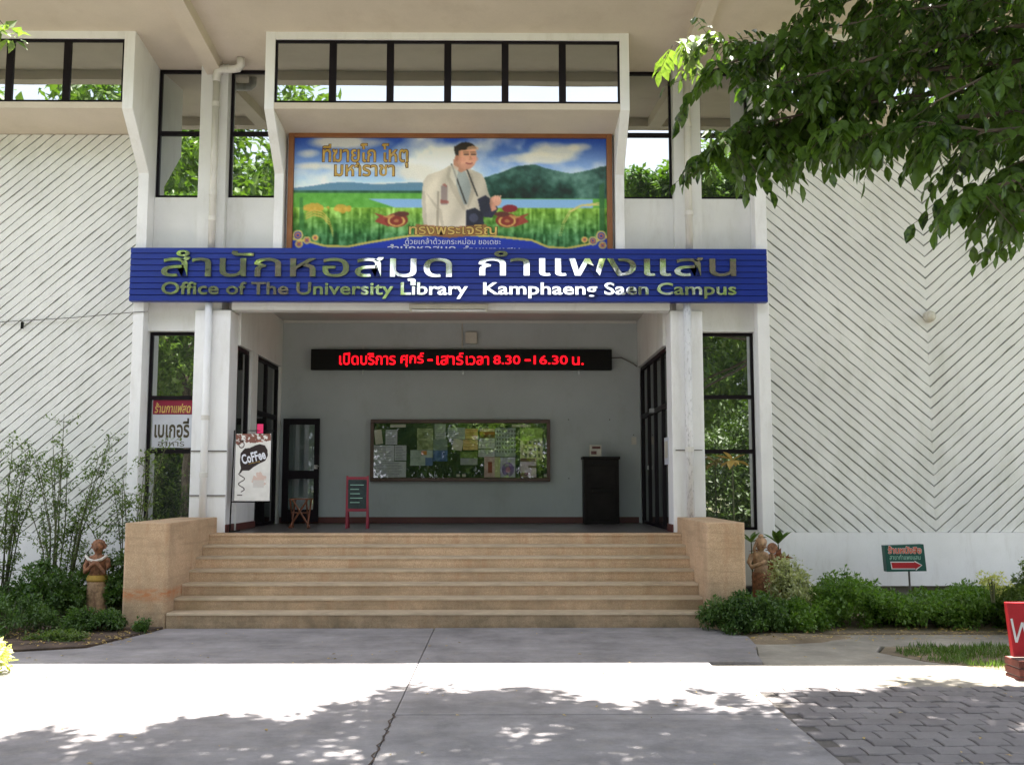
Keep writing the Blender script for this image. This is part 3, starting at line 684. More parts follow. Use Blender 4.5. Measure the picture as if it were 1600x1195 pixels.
rl = 296 - 9 * np.exp(-((U - 540) / 45) ** 2) - 9 * np.exp(-((U - 640) / 50) ** 2) - 3 * n1
mk_ = (V > rl) & (V < 306); put(img, mk_, (70, 118, 150), .85)
rr_ = 300 - 36 / (1 + np.exp(-(U - 730) / 14)) - 8 * np.sin(U / 21) * (U > 740) - 10 * (n1 - .5)
mk_ = (V > rr_) & (V < 312) & (U > 640); img[mk_] = np.array([52, 96, 82]) + (n1[mk_] - .5)[:, None] * 190 + (n2[mk_] - .5)[:, None] * 70 + ((V[mk_] - 270) * -.4)[:, None]
mk_ = (V > 299) & (V < 308) & (U < 660); img[mk_] = np.array([40, 90, 60]) + (n2[mk_] - .5)[:, None] * 60
mk_ = (V >= 303) & (U < 760) | (V >= 311); img[mk_] = np.array([95, 168, 60]) + (n2[mk_] - .5)[:, None] * 40
mk_ = (V > 312) & (V < 326) & (((U > 575 + 6 * (V - 312) * .5) & (U < 665)) | ((U > 775) & (U < 925))); put(img, mk_, (135, 180, 225))
gr = fbm(H_, W_, 70, 21, 2); gr = .5 * gr + .5 * np.repeat(fbm(H_ // 8 + 1, W_, 160, 22, 1), 8, 0)[:H_, :W_]; tt = np.clip((V - 326) / 45, 0, 1)
mk_ = V > 326; base = (1 - tt)[..., None] * np.array([140, 185, 62]) + tt[..., None] * np.array([52, 112, 58]); img[mk_] = (base + (gr - .5)[..., None] * 190)[mk_]
for (cx, cy, rx, ry) in ((490, 326, 22, 6), (535, 328, 16, 6)): put(img, ((U - cx) / rx) ** 2 + ((V - cy) / ry) ** 2 + (gr - .5) * 2 < 1, (225, 160, 60), .75)
cur = lambda th_, pts_, col: [put(img, (np.abs(V - np.interp(U, [p[0] for p in pts_], [p[1] for p in pts_])) < th_) & (U > pts_[0][0]) & (U < pts_[-1][0]), col)]
for dx in (0, 4, 8): cur(1.1, [(480, 336 + dx), (492, 330 + dx), (505, 333 + dx), (516, 345 + dx), (523, 366 + dx)], (200, 175, 80))
for dx in (0, 3): cur(1.1, [(872 + dx, 372), (878 + dx, 350), (888 + dx, 332), (905 + dx, 322), (935, 318 + dx)], (215, 200, 120))
put(img, inpoly(U, V, [(935, 290), (943, 285), (944, 380), (936, 380)]), (40, 95, 45), .8); put(img, inpoly(U, V, [(470, 310), (474, 310), (480, 380), (470, 380)]), (50, 110, 50), .7)
# blue foot of the banner with a gold scroll edge
edge = np.interp(U, [460, 485, 510, 545, 580, 640, 703, 770, 830, 855, 885, 920, 947], [376, 380, 387, 388, 381, 371, 368, 371, 377, 388, 390, 383, 372])
put(img, V > edge + 1.5, (22, 52, 175)); put(img, np.abs(V - edge) < 1.8, (205, 190, 95))
for k, (cx, cy, r_) in enumerate([(468, 370, 8), (482, 378, 6), (470, 384, 6), (938, 370, 8), (925, 378, 7), (940, 385, 6), (495, 374, 5), (912, 376, 5)]):
    dd_ = np.hypot(U - cx, V - cy); put(img, dd_ < r_, (30, 60, 170)); put(img, np.abs(dd_ - r_ + 1) < 1.1, (215, 190, 110)); put(img, np.abs(dd_ - r_ * .4) < 1, (215, 120, 60))
# older man: body, shirt, jacket, head, camera
def P_(pts_): return inpoly(U, V, pts_)
jk = [(703, 258), (690, 266), (668, 274), (661, 284), (659, 310), (660, 340), (664, 357), (700, 359), (728, 359), (745, 358), (752, 340), (765, 330), (770, 318), (762, 300), (758, 282), (752, 272), (738, 266), (728, 262)]
put(img, P_(jk), (208, 198, 180))
img[P_(jk)] += ((fbm(H_, W_, 20, 31)[P_(jk)] - .5)[:, None] * 26)
put(img, P_([(683, 300), (686, 300), (686, 356), (682, 356)]), (150, 140, 124), .8); put(img, P_([(659, 300), (664, 300), (668, 357), (661, 357)]), (165, 156, 140), .6)
put(img, P_([(707, 262), (726, 266), (736, 290), (733, 322), (722, 320), (712, 290)]), (160, 168, 166))
put(img, P_([(700, 260), (706, 262), (716, 300), (728, 328), (724, 330), (706, 300), (697, 276)]), (188, 178, 160)); put(img, P_([(728, 264), (738, 272), (742, 300), (732, 326), (729, 324), (736, 296)]), (186, 176, 158))
for a, b in (((705, 256), (728, 320)), ((728, 262), (746, 308))):
    L_len = math.hypot(b[0] - a[0], b[1] - a[1]); nx, ny = -(b[1] - a[1]) / L_len, (b[0] - a[0]) / L_len
    dist_ = np.abs((U - a[0]) * nx + (V - a[1]) * ny); al = ((U - a[0]) * (b[0] - a[0]) + (V - a[1]) * (b[1] - a[1])) / L_len
    put(img, (dist_ < 1.1) & (al > 0) & (al < L_len), (48, 46, 44))
put(img, P_([(708, 248), (722, 256), (728, 266), (720, 270), (708, 262)]), (188, 132, 104))
hd = ((U - 728) / 16.5) ** 2 + ((V - 244) / 21) ** 2 < 1; put(img, hd, (214, 156, 128))
put(img, hd & (U < 720), (196, 136, 108), .5); put(img, hd & (V > 256), (200, 140, 116), .5)
put(img, (((U - 727) / 18.5) ** 2 + ((V - 237) / 16) ** 2 < 1) & (V < 233 - .12 * (U - 728)) , (38, 32, 30)); put(img, P_([(709, 228), (717, 226), (716, 242), (711, 244)]), (42, 36, 34))
put(img, ((U - 713) / 3) ** 2 + ((V - 247) / 5) ** 2 < 1, (190, 125, 98))
for cx in (728, 739): put(img, (np.abs(U - cx) < 4) & (np.abs(V - 241) < .9), (60, 42, 38)); put(img, (np.abs(U - cx) < 4.5) & (np.abs(V - 237) < .8), (90, 64, 52)); 
put(img, P_([(734, 242), (738, 250), (732, 250)]), (188, 124, 96), .8); put(img, (np.abs(U - 733) < 5.5) & (np.abs(V - 255.5 - ((U - 733) / 6) ** 2 * -1) < 1), (150, 70, 66))
put(img, P_([(689, 291), (699, 291), (699, 321), (689, 321)]), (120, 100, 104), .65); put(img, P_([(688, 313), (701, 315), (701, 319), (688, 319)]), (150, 70, 62), .7); put(img, P_([(690, 290), (694, 287), (698, 290), (698, 293)]), (160, 84, 74), .7)
put(img, P_([(746, 312), (758, 306), (772, 316), (778, 328), (768, 342), (752, 340)]), (42, 42, 62)); put(img, P_([(728, 330), (742, 326), (754, 334), (756, 352), (744, 359), (728, 356)]), (36, 36, 52))
put(img, ((U - 740) / 7) ** 2 + ((V - 342) / 7) ** 2 < 1, (70, 72, 96)); put(img, ((U - 774) / 9) ** 2 + ((V - 315) / 8.5) ** 2 < 1, (216, 158, 132)); put(img, P_([(764, 318), (772, 318), (776, 328), (768, 332)]), (205, 146, 120))
for dx in range(3): put(img, P_([(772 + dx * 4, 306), (775 + dx * 4, 306), (773 + dx * 4, 315), (771 + dx * 4, 315)]), (228, 172, 146))
# ribbon and plaques
for sg, cx in ((-1, 620), (1, 792)):
    put(img, P_([(cx + sg * 36, 334), (cx + sg * 8, 342), (cx - sg * 4, 352), (cx + sg * 12, 356), (cx + sg * 34, 348), (cx + sg * 26, 341)]), (150, 62, 48)); put(img, ((U - cx) / 18) ** 2 + ((V - 346) / 11) ** 2 < 1, (128, 44, 34))
    d_ = np.hypot((U - cx) / 1.5, V - 347); put(img, (np.abs(d_ - 8) < 1.1) & (V > 341), (205, 165, 90)); put(img, (d_ < 2.6), (190, 140, 80), .7); put(img, P_([(cx - sg * 2, 336), (cx + sg * 22, 340), (cx + sg * 10, 344)]), (200, 150, 90), .8); put(img, ((U - cx + sg * 8) / 12) ** 2 + ((V - 336) / 4) ** 2 < 1, (92, 44, 34))
put(img, P_([(650, 352), (703, 357), (760, 352), (762, 368), (703, 374), (648, 368)]), (150, 96, 52), .9); put(img, ((U - 796) / 12) ** 2 + ((V - 327) / 6) ** 2 < 1, (130, 30, 44))
# man: shading across the cloth and face, then the softness of a printed photograph
jm = P_(jk); img[jm] *= (1 + .10 * np.sin(U[jm] / 6 + V[jm] / 14) * (fbm(H_, W_, 12, 77)[jm]) - .10 * np.clip((U[jm] - 735) / 40, 0, 1) + .06 * np.clip((700 - U[jm]) / 40, -1, 1))[:, None]
put(img, P_([(706, 256), (716, 262), (712, 292), (702, 276)]), (228, 222, 206), .6); put(img, P_([(664, 300), (690, 330), (694, 356), (690, 356), (684, 332)]), (170, 160, 142), .5)
img[hd] *= (1.06 - .16 * np.clip((720 - U[hd]) / 10, 0, 1) - .10 * np.clip((V[hd] - 252) / 12, 0, 1))[:, None]
put(img, ((U - 742) / 5) ** 2 + ((V - 248) / 4) ** 2 < 1, (228, 150, 130), .5); put(img, ((U - 722) / 5) ** 2 + ((V - 249) / 4) ** 2 < 1, (214, 140, 120), .4); put(img, ((U - 738) / 9) ** 2 + ((V - 231) / 4) ** 2 < 1, (232, 184, 156), .7)
pad = np.pad(img, ((1, 1), (1, 1), (0, 0)), 'edge'); img = sum(pad[a:a + H_, b:b + W_] * w for a, b, w in ((0, 0, .06), (0, 1, .12), (0, 2, .06), (1, 0, .12), (1, 1, .28), (1, 2, .12), (2, 0, .06), (2, 1, .12), (2, 2, .06)))
img += (rng.random((H_, W_, 1)) - .5) * 9
img = np.clip(img * 1.04 + 3, 4, 250)
print_panel('print', img, px0, px1, pz0, pz1, 14.985, 'print', PO)
PX = lambda u: px0 + (u - U0) * ppx; PZ = lambda v: pz1 - (v - V0) * ppx
def ptext(body, u0, u1, v1, v0, m_, bold=.0, out=None, shear=0):
    if out: lettering(body, PX(u0) - .012, PX(u1) + .012, PZ(v1) - .010, PZ(v0) + .010, 14.983, 0, out, PO, 'lettering', bold + .028, shear)
    return lettering(body, PX(u0), PX(u1), PZ(v1), PZ(v0), 14.981, 0, m_, PO, 'lettering', bold, shear)
ptext('ทีฆายุโก โหตุ', 504, 637, 262, 224, 'gold_text', .012, 'brown_outline'); ptext('มหาราชา', 523, 616, 276, 258, 'gold_text', .012, 'brown_outline')
ptext('ทรงพระเจริญ', 640, 776, 372, 353, 'gold_text_pale', .012, 'brown_outline')
ptext('ด้วยเกล้าด้วยกระหม่อม ขอเดชะ', 634, 782, 384, 374, 'print_white'); ptext('สำนักหอสมุด', 606, 712, 399, 384, 'print_white', .015); ptext('กำแพงแสน', 722, 812, 399, 386, 'print_white', .015)

# ================================================================== PIPES AND FITTINGS ON THE FACADE
p1 = thing('downpipe', 'stained white downpipe with a double elbow at the soffit, left of the porch', 'pipe', (-4.44, 14.83, 1.1), 'downpipes on the columns beside the porch')
MB().tube([(-4.44, 14.84, 1.0), (-4.44, 14.84, 4.52)], .055, 12).build('pipe', 'white_clean', p1, smooth=True)
MB().tube([(-4.44, 14.88, 5.33), (-4.44, 14.88, 8.02)], .055, 12).build('pipe', 'old_pipe', p1, smooth=True)
MB().tube([(-4.44, 14.88, 8.0), (-4.44, 14.88, 8.1), (-4.42, 14.87, 8.16), (-4.36, 14.86, 8.19), (-4.2, 14.85, 8.19), (-4.1, 14.84, 8.2), (-4.06, 14.83, 8.25), (-4.06, 14.82, 8.36)], .062, 12).build('elbow', 'old_pipe', p1, smooth=True)
for z in (1.9, 2.75, 5.8, 6.2, 7.6): MB().tube([(-4.44, 14.84 if z < 4.5 else 14.88, z), (-4.44, 14.84 if z < 4.5 else 14.88, z + .07)], .063, 12).build('collar', 'old_pipe', p1)
for z in (1.62, 2.28): MB().box(-4.66, -4.12, 14.885, 14.899, z, z + .018).build('strap', 'cable', p1)
p2 = thing('downpipe', 'white downpipe with flaking dark spots, right of the porch', 'pipe', (2.80, 14.83, 1.1), 'downpipes on the columns beside the porch')
MB().tube([(2.80, 14.84, 1.0), (2.80, 14.84, 4.52)], .058, 12).build('pipe', 'peel', p2, smooth=True)
MB().tube([(2.86, 14.88, 5.33), (2.86, 14.88, 8.34)], .055, 12).build('pipe', 'old_pipe', p2, smooth=True)
for z, x, y in ((2.28, 2.80, 14.84), (5.9, 2.86, 14.88), (7.3, 2.86, 14.88)): MB().tube([(x, y, z), (x, y, z + .07)], .066, 12).build('collar', 'old_pipe', p2)
box('strap', 'cable', p2, 2.60, 3.0, 14.885, 14.899, 2.30, 2.312)
bl = thing('wall_lamp', 'round cream bulkhead lamp low on the chevron ribs of the right wall', 'lamp', (6.54, 15, 4.35))
MB().ball((6.54, 14.93, 4.35), .085, .07, .085).build('lamp_globe', 'cream_plastic', bl, smooth=True); MB().tube([(6.54, 15.0, 4.35), (6.54, 14.94, 4.35)], .09, 14).build('lamp_base', 'cream_plastic', bl)
wr = thing('wall_cable', 'thin black cable strung along the left ribbed wall with a small clip hanging', 'cable', (-5.6, 14.9, 4.35))
MB().tube([(-9.6, 14.97, 4.12), (-7.5, 14.96, 4.25), (-6.5, 14.95, 4.31), (-5.6, 14.83, 4.37), (-5.35, 14.84, 4.39)], .006, 5).build('cable', 'cable', wr)
MB().box(-7.30, -7.27, 14.93, 14.97, 4.14, 4.245).build('clip', 'black', wr)
# bakery sticker on the left lower window
ST = thing('window_sticker', 'crimson and white Thai coffee and bakery sticker on the left lower window', 'sticker', (-5.0, 15.19, 2.4))
box('band', 'sticker_red', ST, -5.345, -4.74, 15.186, 15.19, 2.86, 3.075); box('panel', 'sticker_white', ST, -5.345, -4.74, 15.186, 15.19, 2.35, 2.855)
lettering('ร้านกาแฟสด', -5.32, -4.77, 2.88, 3.04, 15.184, 0, 'gold_text_pale', ST, bold=.02, shear=.2); lettering('เบเกอรี่', -5.31, -4.78, 2.50, 2.80, 15.184, 0, 'dark_text', ST, bold=.025)
lettering('อาหาร', -5.25, -4.85, 2.37, 2.44, 15.184, 0, 'dark_text', ST)
pn = thing('door_notice', 'pale framed notice on the double doors at the right of the porch', 'notice', (2.55, 15.5, 2.1))
box('frame', 'sticker_white', pn, 2.545, 2.56, 15.22, 15.60, 2.1, 2.52); box('sheet', 'cream_plastic', pn, 2.540, 2.5445, 15.27, 15.55, 2.2, 2.46)

# ================================================================== PORCH FURNITURE
LD = thing('led_display', 'long black LED display glowing with red opening hours on the porch wall', 'display', (-.75, 18.2, 3.9))
box('housing', 'black', LD, -3.53, 2.02, 18.16, 18.27, 3.885, 4.27, bevel=.008)
AU = lambda u: at(u, 562, 18.15)[0]; AV = lambda v: at(700, v, 18.15)[2]
for body, a, b, v1, v0 in (('เปิดบริการ', 530, 618, 570, 551), ('ศุกร์', 626, 662, 573, 551), ('-', 668, 676, 564, 561), ('เสาร์', 682, 724, 570, 551), ('เวลา', 728, 764, 570, 556), ('8.30', 771, 813, 569, 555), ('-', 820, 829, 564, 561), ('16.30', 834, 887, 569, 555), ('น.', 894, 912, 570, 557)):
    lettering(body, AU(a), AU(b), AV(v1), AV(v0), 18.157, 0, 'led_red', LD, 'letter', bold=.012, split=True)
MB().tube([(2.02, 18.24, 4.12), (2.2, 18.25, 4.13), (2.42, 18.26, 4.02), (2.5, 18.26, 3.96)], .012, 6).build('cable', 'cable', LD)
for x in (-2.6, -.75, 1.4): box('bracket', 'steel', LD, x, x + .03, 18.24, 18.299, 3.82, 4.32)
SP = thing('junction_box', 'small square cream box with conduit on the wall above the LED display', 'junction box', (-.57, 18.28, 4.5))
box('housing', 'cream_plastic', SP, -.69, -.47, 18.19, 18.299, 4.385, 4.60, bevel=.01); MB().tube([(-.75, 18.28, 4.275), (-.75, 18.28, 4.76), (-.77, 18.28, 4.81)], .014, 6).build('conduit', 'cream_plastic', SP)
FL = thing('ceiling_light', 'unlit fluorescent batten fixed to the lintel just under the blue sign', 'light', (-.82, 14.9, 4.4))
box('batten', 'cream_plastic', FL, -1.42, -.22, 14.885, 14.929, 4.445, 4.52); MB().tube([(-1.38, 14.90, 4.422), (-.26, 14.90, 4.422)], .016, 8).build('tube', 'sign_white', FL)
for x in (-1.41, -.26): box('end_cap', 'cream_plastic', FL, x, x + .03, 14.88, 14.925, 4.40, 4.4445)
# notice board
NB = thing('notice_board', 'wide brown framed glass notice board with papers on dark green felt', 'notice board', (-.78, 18.25, 1.85))
bx0, bx1, bz0, bz1 = -2.42, .875, 1.845, 2.975
for a in ((bx0, bx1, bz1 - .065, bz1), (bx0, bx1, bz0, bz0 + .065)): box('frame', 'wood_frame', NB, a[0], a[1], 18.20, 18.299, a[2], a[3], bevel=.006)
for a, b in ((bx0, bx0 + .06), (bx1 - .06, bx1)): box('frame', 'wood_frame', NB, a, b, 18.201, 18.299, bz0 + .066, bz1 - .066)
box('felt', 'cork', NB, bx0 + .061, bx1 - .061, 18.27, 18.299, bz0 + .066, bz1 - .066)
# papers: (x0, y0, x1, y1) in the zoomed crop of the board, kind, label
papers = [(88, 160, 150, 282, 'cream', -.14), (178, 160, 275, 285, 'text', 0), (215, 115, 345, 140, 'cream', 0), (82, 292, 252, 425, 'text', 0), (256, 292, 352, 420, 'text', 0), (78, 428, 350, 560, 'text', 0), (440, 148, 572, 330, 'green', 0), (385, 332, 570, 462, 'mixed', 0), (585, 112, 676, 240, 'grey', 0), (574, 242, 692, 425, 'blue', 0),
          (695, 142, 838, 240, 'grey', 0), (838, 150, 944, 238, 'orange', 0), (735, 240, 820, 332, 'cream', .2), (822, 245, 944, 330, 'orange', 0), (800, 345, 942, 456, 'greengrey', 0), (960, 150, 1085, 228, 'orange2', 0), (950, 232, 1085, 320, 'text', 0), (950, 330, 1085, 388, 'text', 0), (1090, 145, 1258, 385, 'portraits', 0), (998, 390, 1130, 560, 'pinkred', 0), (1132, 392, 1255, 560, 'purple', 0), (1296, 146, 1482, 415, 'portraits2', 0), (1298, 400, 1430, 560, 'maroon', 0), (1228, 116, 1388, 136, 'cream', 0), (768, 534, 796, 556, 'cream', 0), (816, 534, 845, 556, 'cream', 0), (1494, 534, 1524, 556, 'cream', 0)]
names_ = {'cream': 'blank cream slip', 'text': 'white sheet of close type', 'green': 'pale green leafy poster', 'mixed': 'green and orange photo sheet', 'grey': 'pale grey sheet', 'blue': 'sheet with a blue photo block', 'orange': 'orange and cream printed sheet', 'greengrey': 'grey sheet with green picture', 'orange2': 'sheet with an orange brown stripe', 'portraits': 'large grey sheet of small portrait rows', 'pinkred': 'pink sheet with a red figure', 'purple': 'purple patterned poster', 'portraits2': 'green sheet with dark portrait squares', 'maroon': 'white sheet with maroon blocks'}
def paper_img(kind, W, H, sd):
    g = np.random.default_rng(sd); im = np.ones((H, W, 3)) * 205.
    f = fbm(H, W, 5, sd); y, x = np.mgrid[0:H, 0:W]
    def lines(c_, y0, y1, step=3):
        for yy in range(int(y0), int(y1), step):
            e = int(W * (.6 + .35 * g.random())); im[yy, 2:e] = im[yy, 2:e] * .35 + np.array(c_) * .65
    if kind in ('cream',): im[:] = (198, 196, 180)
    if kind in ('text',): im[:] = (196, 202, 206); lines((70, 75, 90), 3, H - 2, 3)
    if kind == 'green': im = np.array([150, 165, 120]) + (f - .5)[..., None] * 160; lines((70, 90, 50), 4, H // 2)
    if kind == 'mixed': im[:] = (168, 186, 176); im += (f - .5)[..., None] * 60; im[2:H // 3, W // 2:W * 3 // 4] = (200, 130, 50); im[H // 2:, W * 2 // 3:] = (90, 120, 170)
    if kind == 'grey': im[:] = (160, 172, 168); lines((90, 110, 110), 3, H - 3, 4)
    if kind == 'blue': im[:] = (120, 140, 135); im[H // 2:, :] = (70, 105, 165); im[H // 2:, :] += (f[H // 2:, :] - .5)[..., None] * 150
    if kind == 'orange': im[:] = (210, 180, 110); im += (f - .5)[..., None] * 90; lines((140, 80, 30), 3, H - 3, 5)
    if kind == 'greengrey': im[:] = (160, 165, 172); im[:H // 2] = (95, 125, 60); im[:H // 2] += (f[:H // 2] - .5)[..., None] * 110
    if kind == 'orange2': im[:] = (206, 196, 150); im[H // 3:H * 2 // 3] = (170, 105, 40); im[H * 2 // 3:] = (105, 70, 40)
    if kind == 'portraits':
        im[:] = (160, 172, 176)
        for r_ in range(6):
            for c_ in range(7): im[5 + r_ * H // 7:5 + r_ * H // 7 + 4, 3 + c_ * W // 7:3 + c_ * W // 7 + 3] = (70, 75, 85)
    if kind == 'pinkred': im[:] = (205, 180, 172); im[H // 4:H * 4 // 5, W // 4:W // 2] = (140, 60, 50); im += (f - .5)[..., None] * 70; im[:, W * 2 // 3:] = (190, 196, 150)
    if kind == 'purple':
        im[:] = (190, 190, 215); d_ = np.hypot((x - W / 2) / (W * .4), (y - H * .6) / (H * .35)); im[d_ < 1] = (120, 90, 165); im[d_ < .4] = (190, 110, 170); im += (f - .5)[..., None] * 110
    if kind == 'portraits2':
        im = np.array([150, 185, 95]) * np.ones((H, W, 1)); im[H * 2 // 5:] = (195, 195, 150); im += (f - .5)[..., None] * 60
        for r_ in range(3):
            for c_ in range(4): im[int(H * (.42 + .19 * r_)):int(H * (.42 + .19 * r_)) + 7, int(W * (.22 + .19 * c_)):int(W * (.22 + .19 * c_)) + 5] = (60, 50, 50)
    if kind == 'maroon': im[:] = (205, 190, 200); im[:H // 5] = (110, 50, 75); im[H * 2 // 5:H // 2, W // 2:] = (90, 50, 60); im[H * 3 // 4:, :W // 2] = (110, 60, 90)
    return np.clip(im, 6, 245)
for k, (a, b, c_, d_, kd, rt) in enumerate(papers):
    xa, xb = bx0 + (a - 55) / (1545 - 55) * (bx1 - bx0), bx0 + (c_ - 55) / (1545 - 55) * (bx1 - bx0)
    za, zb = bz1 - (d_ - 75) / (595 - 75) * (bz1 - bz0), bz1 - (b - 75) / (595 - 75) * (bz1 - bz0)
    Wp, Hp = max(4, int((xb - xa) / .009)), max(4, int((zb - za) / .009))
    o = print_panel('paper', paper_img(kd, Wp, Hp, 40 + k), xa, xb, za, zb, 18.266 - .0009 * (k % 5), 'paper_print', NB)
    o['label'] = names_[kd]
    if rt: 
        cx, cz = (xa + xb) / 2, (za + zb) / 2; po = parent_loc(NB); q = Vector((cx - po[0], 0, cz - po[2]))
        o.data.transform(Matrix.Translation(q) @ Matrix.Rotation(rt, 4, 'Y') @ Matrix.Translation(-q))
M['board_glass'] = None
m, nt, N_, L_, P0 = new_mat('board glass'); N_.remove(P0)
t_ = N_.new('ShaderNodeBsdfTransparent'); g_ = N_.new('ShaderNodeBsdfGlossy'); g_.inputs['Roughness'].default_value = .015; mx = N_.new('ShaderNodeMixShader'); mx.inputs[0].default_value = .12
L_.new(t_.outputs[0], mx.inputs[1]); L_.new(g_.outputs[0], mx.inputs[2]); L_.new(mx.outputs[0], N_['Material Output'].inputs[0]); M['board_glass'] = m
for a, b in ((bx0 + .061, -.78), (-.778, bx1 - .061)): box('pane', 'board_glass', NB, a, b, 18.236, 18.240, bz0 + .066, bz1 - .066)
# cabinet
CB = thing('wooden_cabinet', 'tall near-black wooden suggestion cabinet against the porch wall', 'cabinet', (1.77, 18.1, 1.087))
box('body', 'cabinet', CB, 1.465, 2.095, 17.90, 18.28, 1.09, 2.24, bevel=.006); box('top', 'cabinet', CB, 1.44, 2.12, 17.87, 18.28, 2.241, 2.29, bevel=.006)
for z0, z1 in ((1.72, 2.12), (1.16, 1.64)): box('door', 'cabinet', CB, 1.52, 2.04, 17.885, 17.899, z0, z1, bevel=.005)
for z in (2.16, 1.66): box('slot', 'black', CB, 1.62, 1.94, 17.890, 17.899, z, z + .035)
bxo = thing('small_carton', 'small printed cream carton standing on the dark cabinet', 'box', (1.67, 18.0, 2.291))
MB().box(1.58, 1.79, 17.94, 18.06, 2.292, 2.50).build('carton', 'cream_plastic', bxo, bevel=.004); box('print_block', 'maroon', bxo, 1.60, 1.70, 17.936, 17.9395, 2.33, 2.39); box('print_block', 'maroon', bxo, 1.62, 1.77, 17.936, 17.9395, 2.43, 2.475)
for k, (x, z) in enumerate(((1.22, 2.98), (1.98, 2.98), (1.22, 1.9), (2.42, 2.7))): 
    tag(MB().tube([(x, 18.301, z), (x, 18.29, z)], .012, 8).build('wall_plug', 'cable'), ['dark screw plug upper right of the notice board', 'dark screw plug above the cabinet', 'dark screw plug right of the notice board bottom corner', 'dark screw plug near the right porch corner'][k], 'plug')
sw = thing('light_switch', 'small cream switch plate beside the right porch doors', 'switch', (2.42, 18.29, 2.6)); box('plate', 'cream_plastic', sw, 2.38, 2.47, 18.285, 18.299, 2.52, 2.66); box('rocker', 'cream_plastic', sw, 2.41, 2.44, 18.278, 18.2845, 2.56, 2.62)
# coffee stand
CS = thing('coffee_poster_stand', 'white coffee poster hanging in a thin black metal stand by the left column', 'poster stand', (-3.75, 14.98, 1.087))
MB().tube([(-4.06, 14.96, 1.09), (-4.03, 14.96, 2.60), (-3.45, 15.02, 2.60)], .011, 6).tube([(-4.05, 14.96, 1.535), (-3.48, 15.02, 1.535)], .011, 6).tube([(-4.06, 14.96, 1.1), (-3.99, 15.25, 1.1)], .011, 6).build('frame', 'black', CS)
W_, H_ = 110, 200; U, V = np.meshgrid(np.linspace(0, 54, W_), np.linspace(0, 104, H_)); im = np.ones((H_, W_, 3)) * np.array([222, 220, 216]); f1 = fbm(H_, W_, 6, 5); f2 = fbm(H_, W_, 16, 6)
im += (f1 - .5)[..., None] * 26; img = im
put(img, (V < 12 + 8 * f2 - .12 * U) & (f2 > .42), (110, 58, 46), .85); put(img, ((U - 38) / 10) ** 2 + ((V - 72) / 11) ** 2 + (f2 - .5) * 3 < 1, (205, 165, 150), .6); put(img, (U > 28) & (U < 45) & (V > 72) & (V < 84), (205, 203, 200), .8)
put(img, inpoly(U, V, [(8, 30), (14, 23), (22, 22), (30, 18), (37, 16), (45, 18), (49, 25), (50, 34), (46, 42), (36, 47), (28, 52), (22, 57), (12, 57), (8, 62), (6, 62), (9, 54), (7, 44)]), (40, 26, 28))
for a in np.linspace(0, 1, 60):
    cx, cy = 6 + 9 * math.sin(a * 5.5) ** 2, 62 + a * 28; put(img, np.hypot(U - cx, V - cy) < .8, (60, 44, 44))
put(img, np.abs(np.hypot(U - 9, (V - 17) / 1.2) - 4) < .7, (80, 60, 60)); put(img, (np.abs(U - 9) < 3) & (np.abs(V - 11) < 1.5), (70, 50, 46)); put(img, (U > 4) & (U < 12) & (np.abs(V - 95) < .9), (70, 55, 55)); put(img, (U > 33) & (U < 42) & (np.abs(V - 12) < .6), (170, 90, 70))
box('board', 'sticker_white', CS, -4.0, -3.475, 14.935, 14.950, 1.55, 2.55); print_panel('print', np.clip(img, 5, 250), -4.0, -3.475, 1.55, 2.55, 14.933, 'print', CS)
lettering('CoFFee', -3.91, -3.55, 2.13, 2.28, 14.931, 0, 'print_white', CS, bold=.03, rot=R(14)); lettering('Coffee shop', -3.80, -3.63, 2.105, 2.13, 14.931, 0, 'gold_text', CS, rot=R(14))
box('pink_card', 'pink', CS, -3.70, -3.61, 14.99, 15.0, 2.56, 2.70); MB().tube([(-3.655, 15.0, 2.58), (-3.655, 15.02, 2.60)], .008, 5).build('clip', 'black', CS)
# folding stool
FS = thing('folding_stool', 'small reddish wooden folding stool in front of the open door', 'stool', (-3.30, 16.45, 1.087))
for k in range(4): box('slat', 'stool_wood', FS, -3.47, -3.13, 16.30 + k * .075, 16.36 + k * .075, 1.545, 1.565)
for x in (-3.44, -3.18):
    for s_ in (-1, 1): MB().tube([(x + s_ * .02, 16.43 - s_ * .17, 1.09), (x + s_ * .02, 16.43 + s_ * .12, 1.545)], .014, 6).build('leg', 'stool_wood', FS)
for s_ in (-1, 1): MB().tube([(-3.30 - s_ * .17, 16.32, 1.09), (-3.30 + s_ * .12, 16.32, 1.545)], .016, 6).build('leg', 'stool_wood', FS)
MB().tube([(-3.46, 16.40, 1.33), (-3.15, 16.40, 1.33)], .012, 6).build('stretcher', 'stool_wood', FS)
# chalkboard easel
CE = thing('chalkboard_easel', 'small crimson framed chalkboard easel beside the notice board', 'easel', (-2.35, 16.2, 1.087))
for x in (-2.52, -2.19): MB().prism([(x, 1.09), (x + .04, 1.09), (x + .035, 1.93), (x + .005, 1.93)], 'y', 16.08, 16.11).build('leg', 'red_frame', CE)
for z in (1.36, 1.87): box('rail', 'red_frame', CE, -2.484, -2.186, 16.082, 16.108, z, z + .045)
box('chalkboard', 'chalk', CE, -2.484, -2.186, 16.088, 16.10, 1.406, 1.869)
for k in range(5): MB().box(-2.45, -2.45 + random.uniform(.12, .22), 16.0855, 16.0875, 1.78 - k * .07, 1.79 - k * .07).build('chalk_line', 'mint', CE)
for x in (-2.5, -2.18): MB().tube([(x, 16.11, 1.88), (x, 16.34, 1.09)], .013, 6).build('rear_leg', 'red_frame', CE)

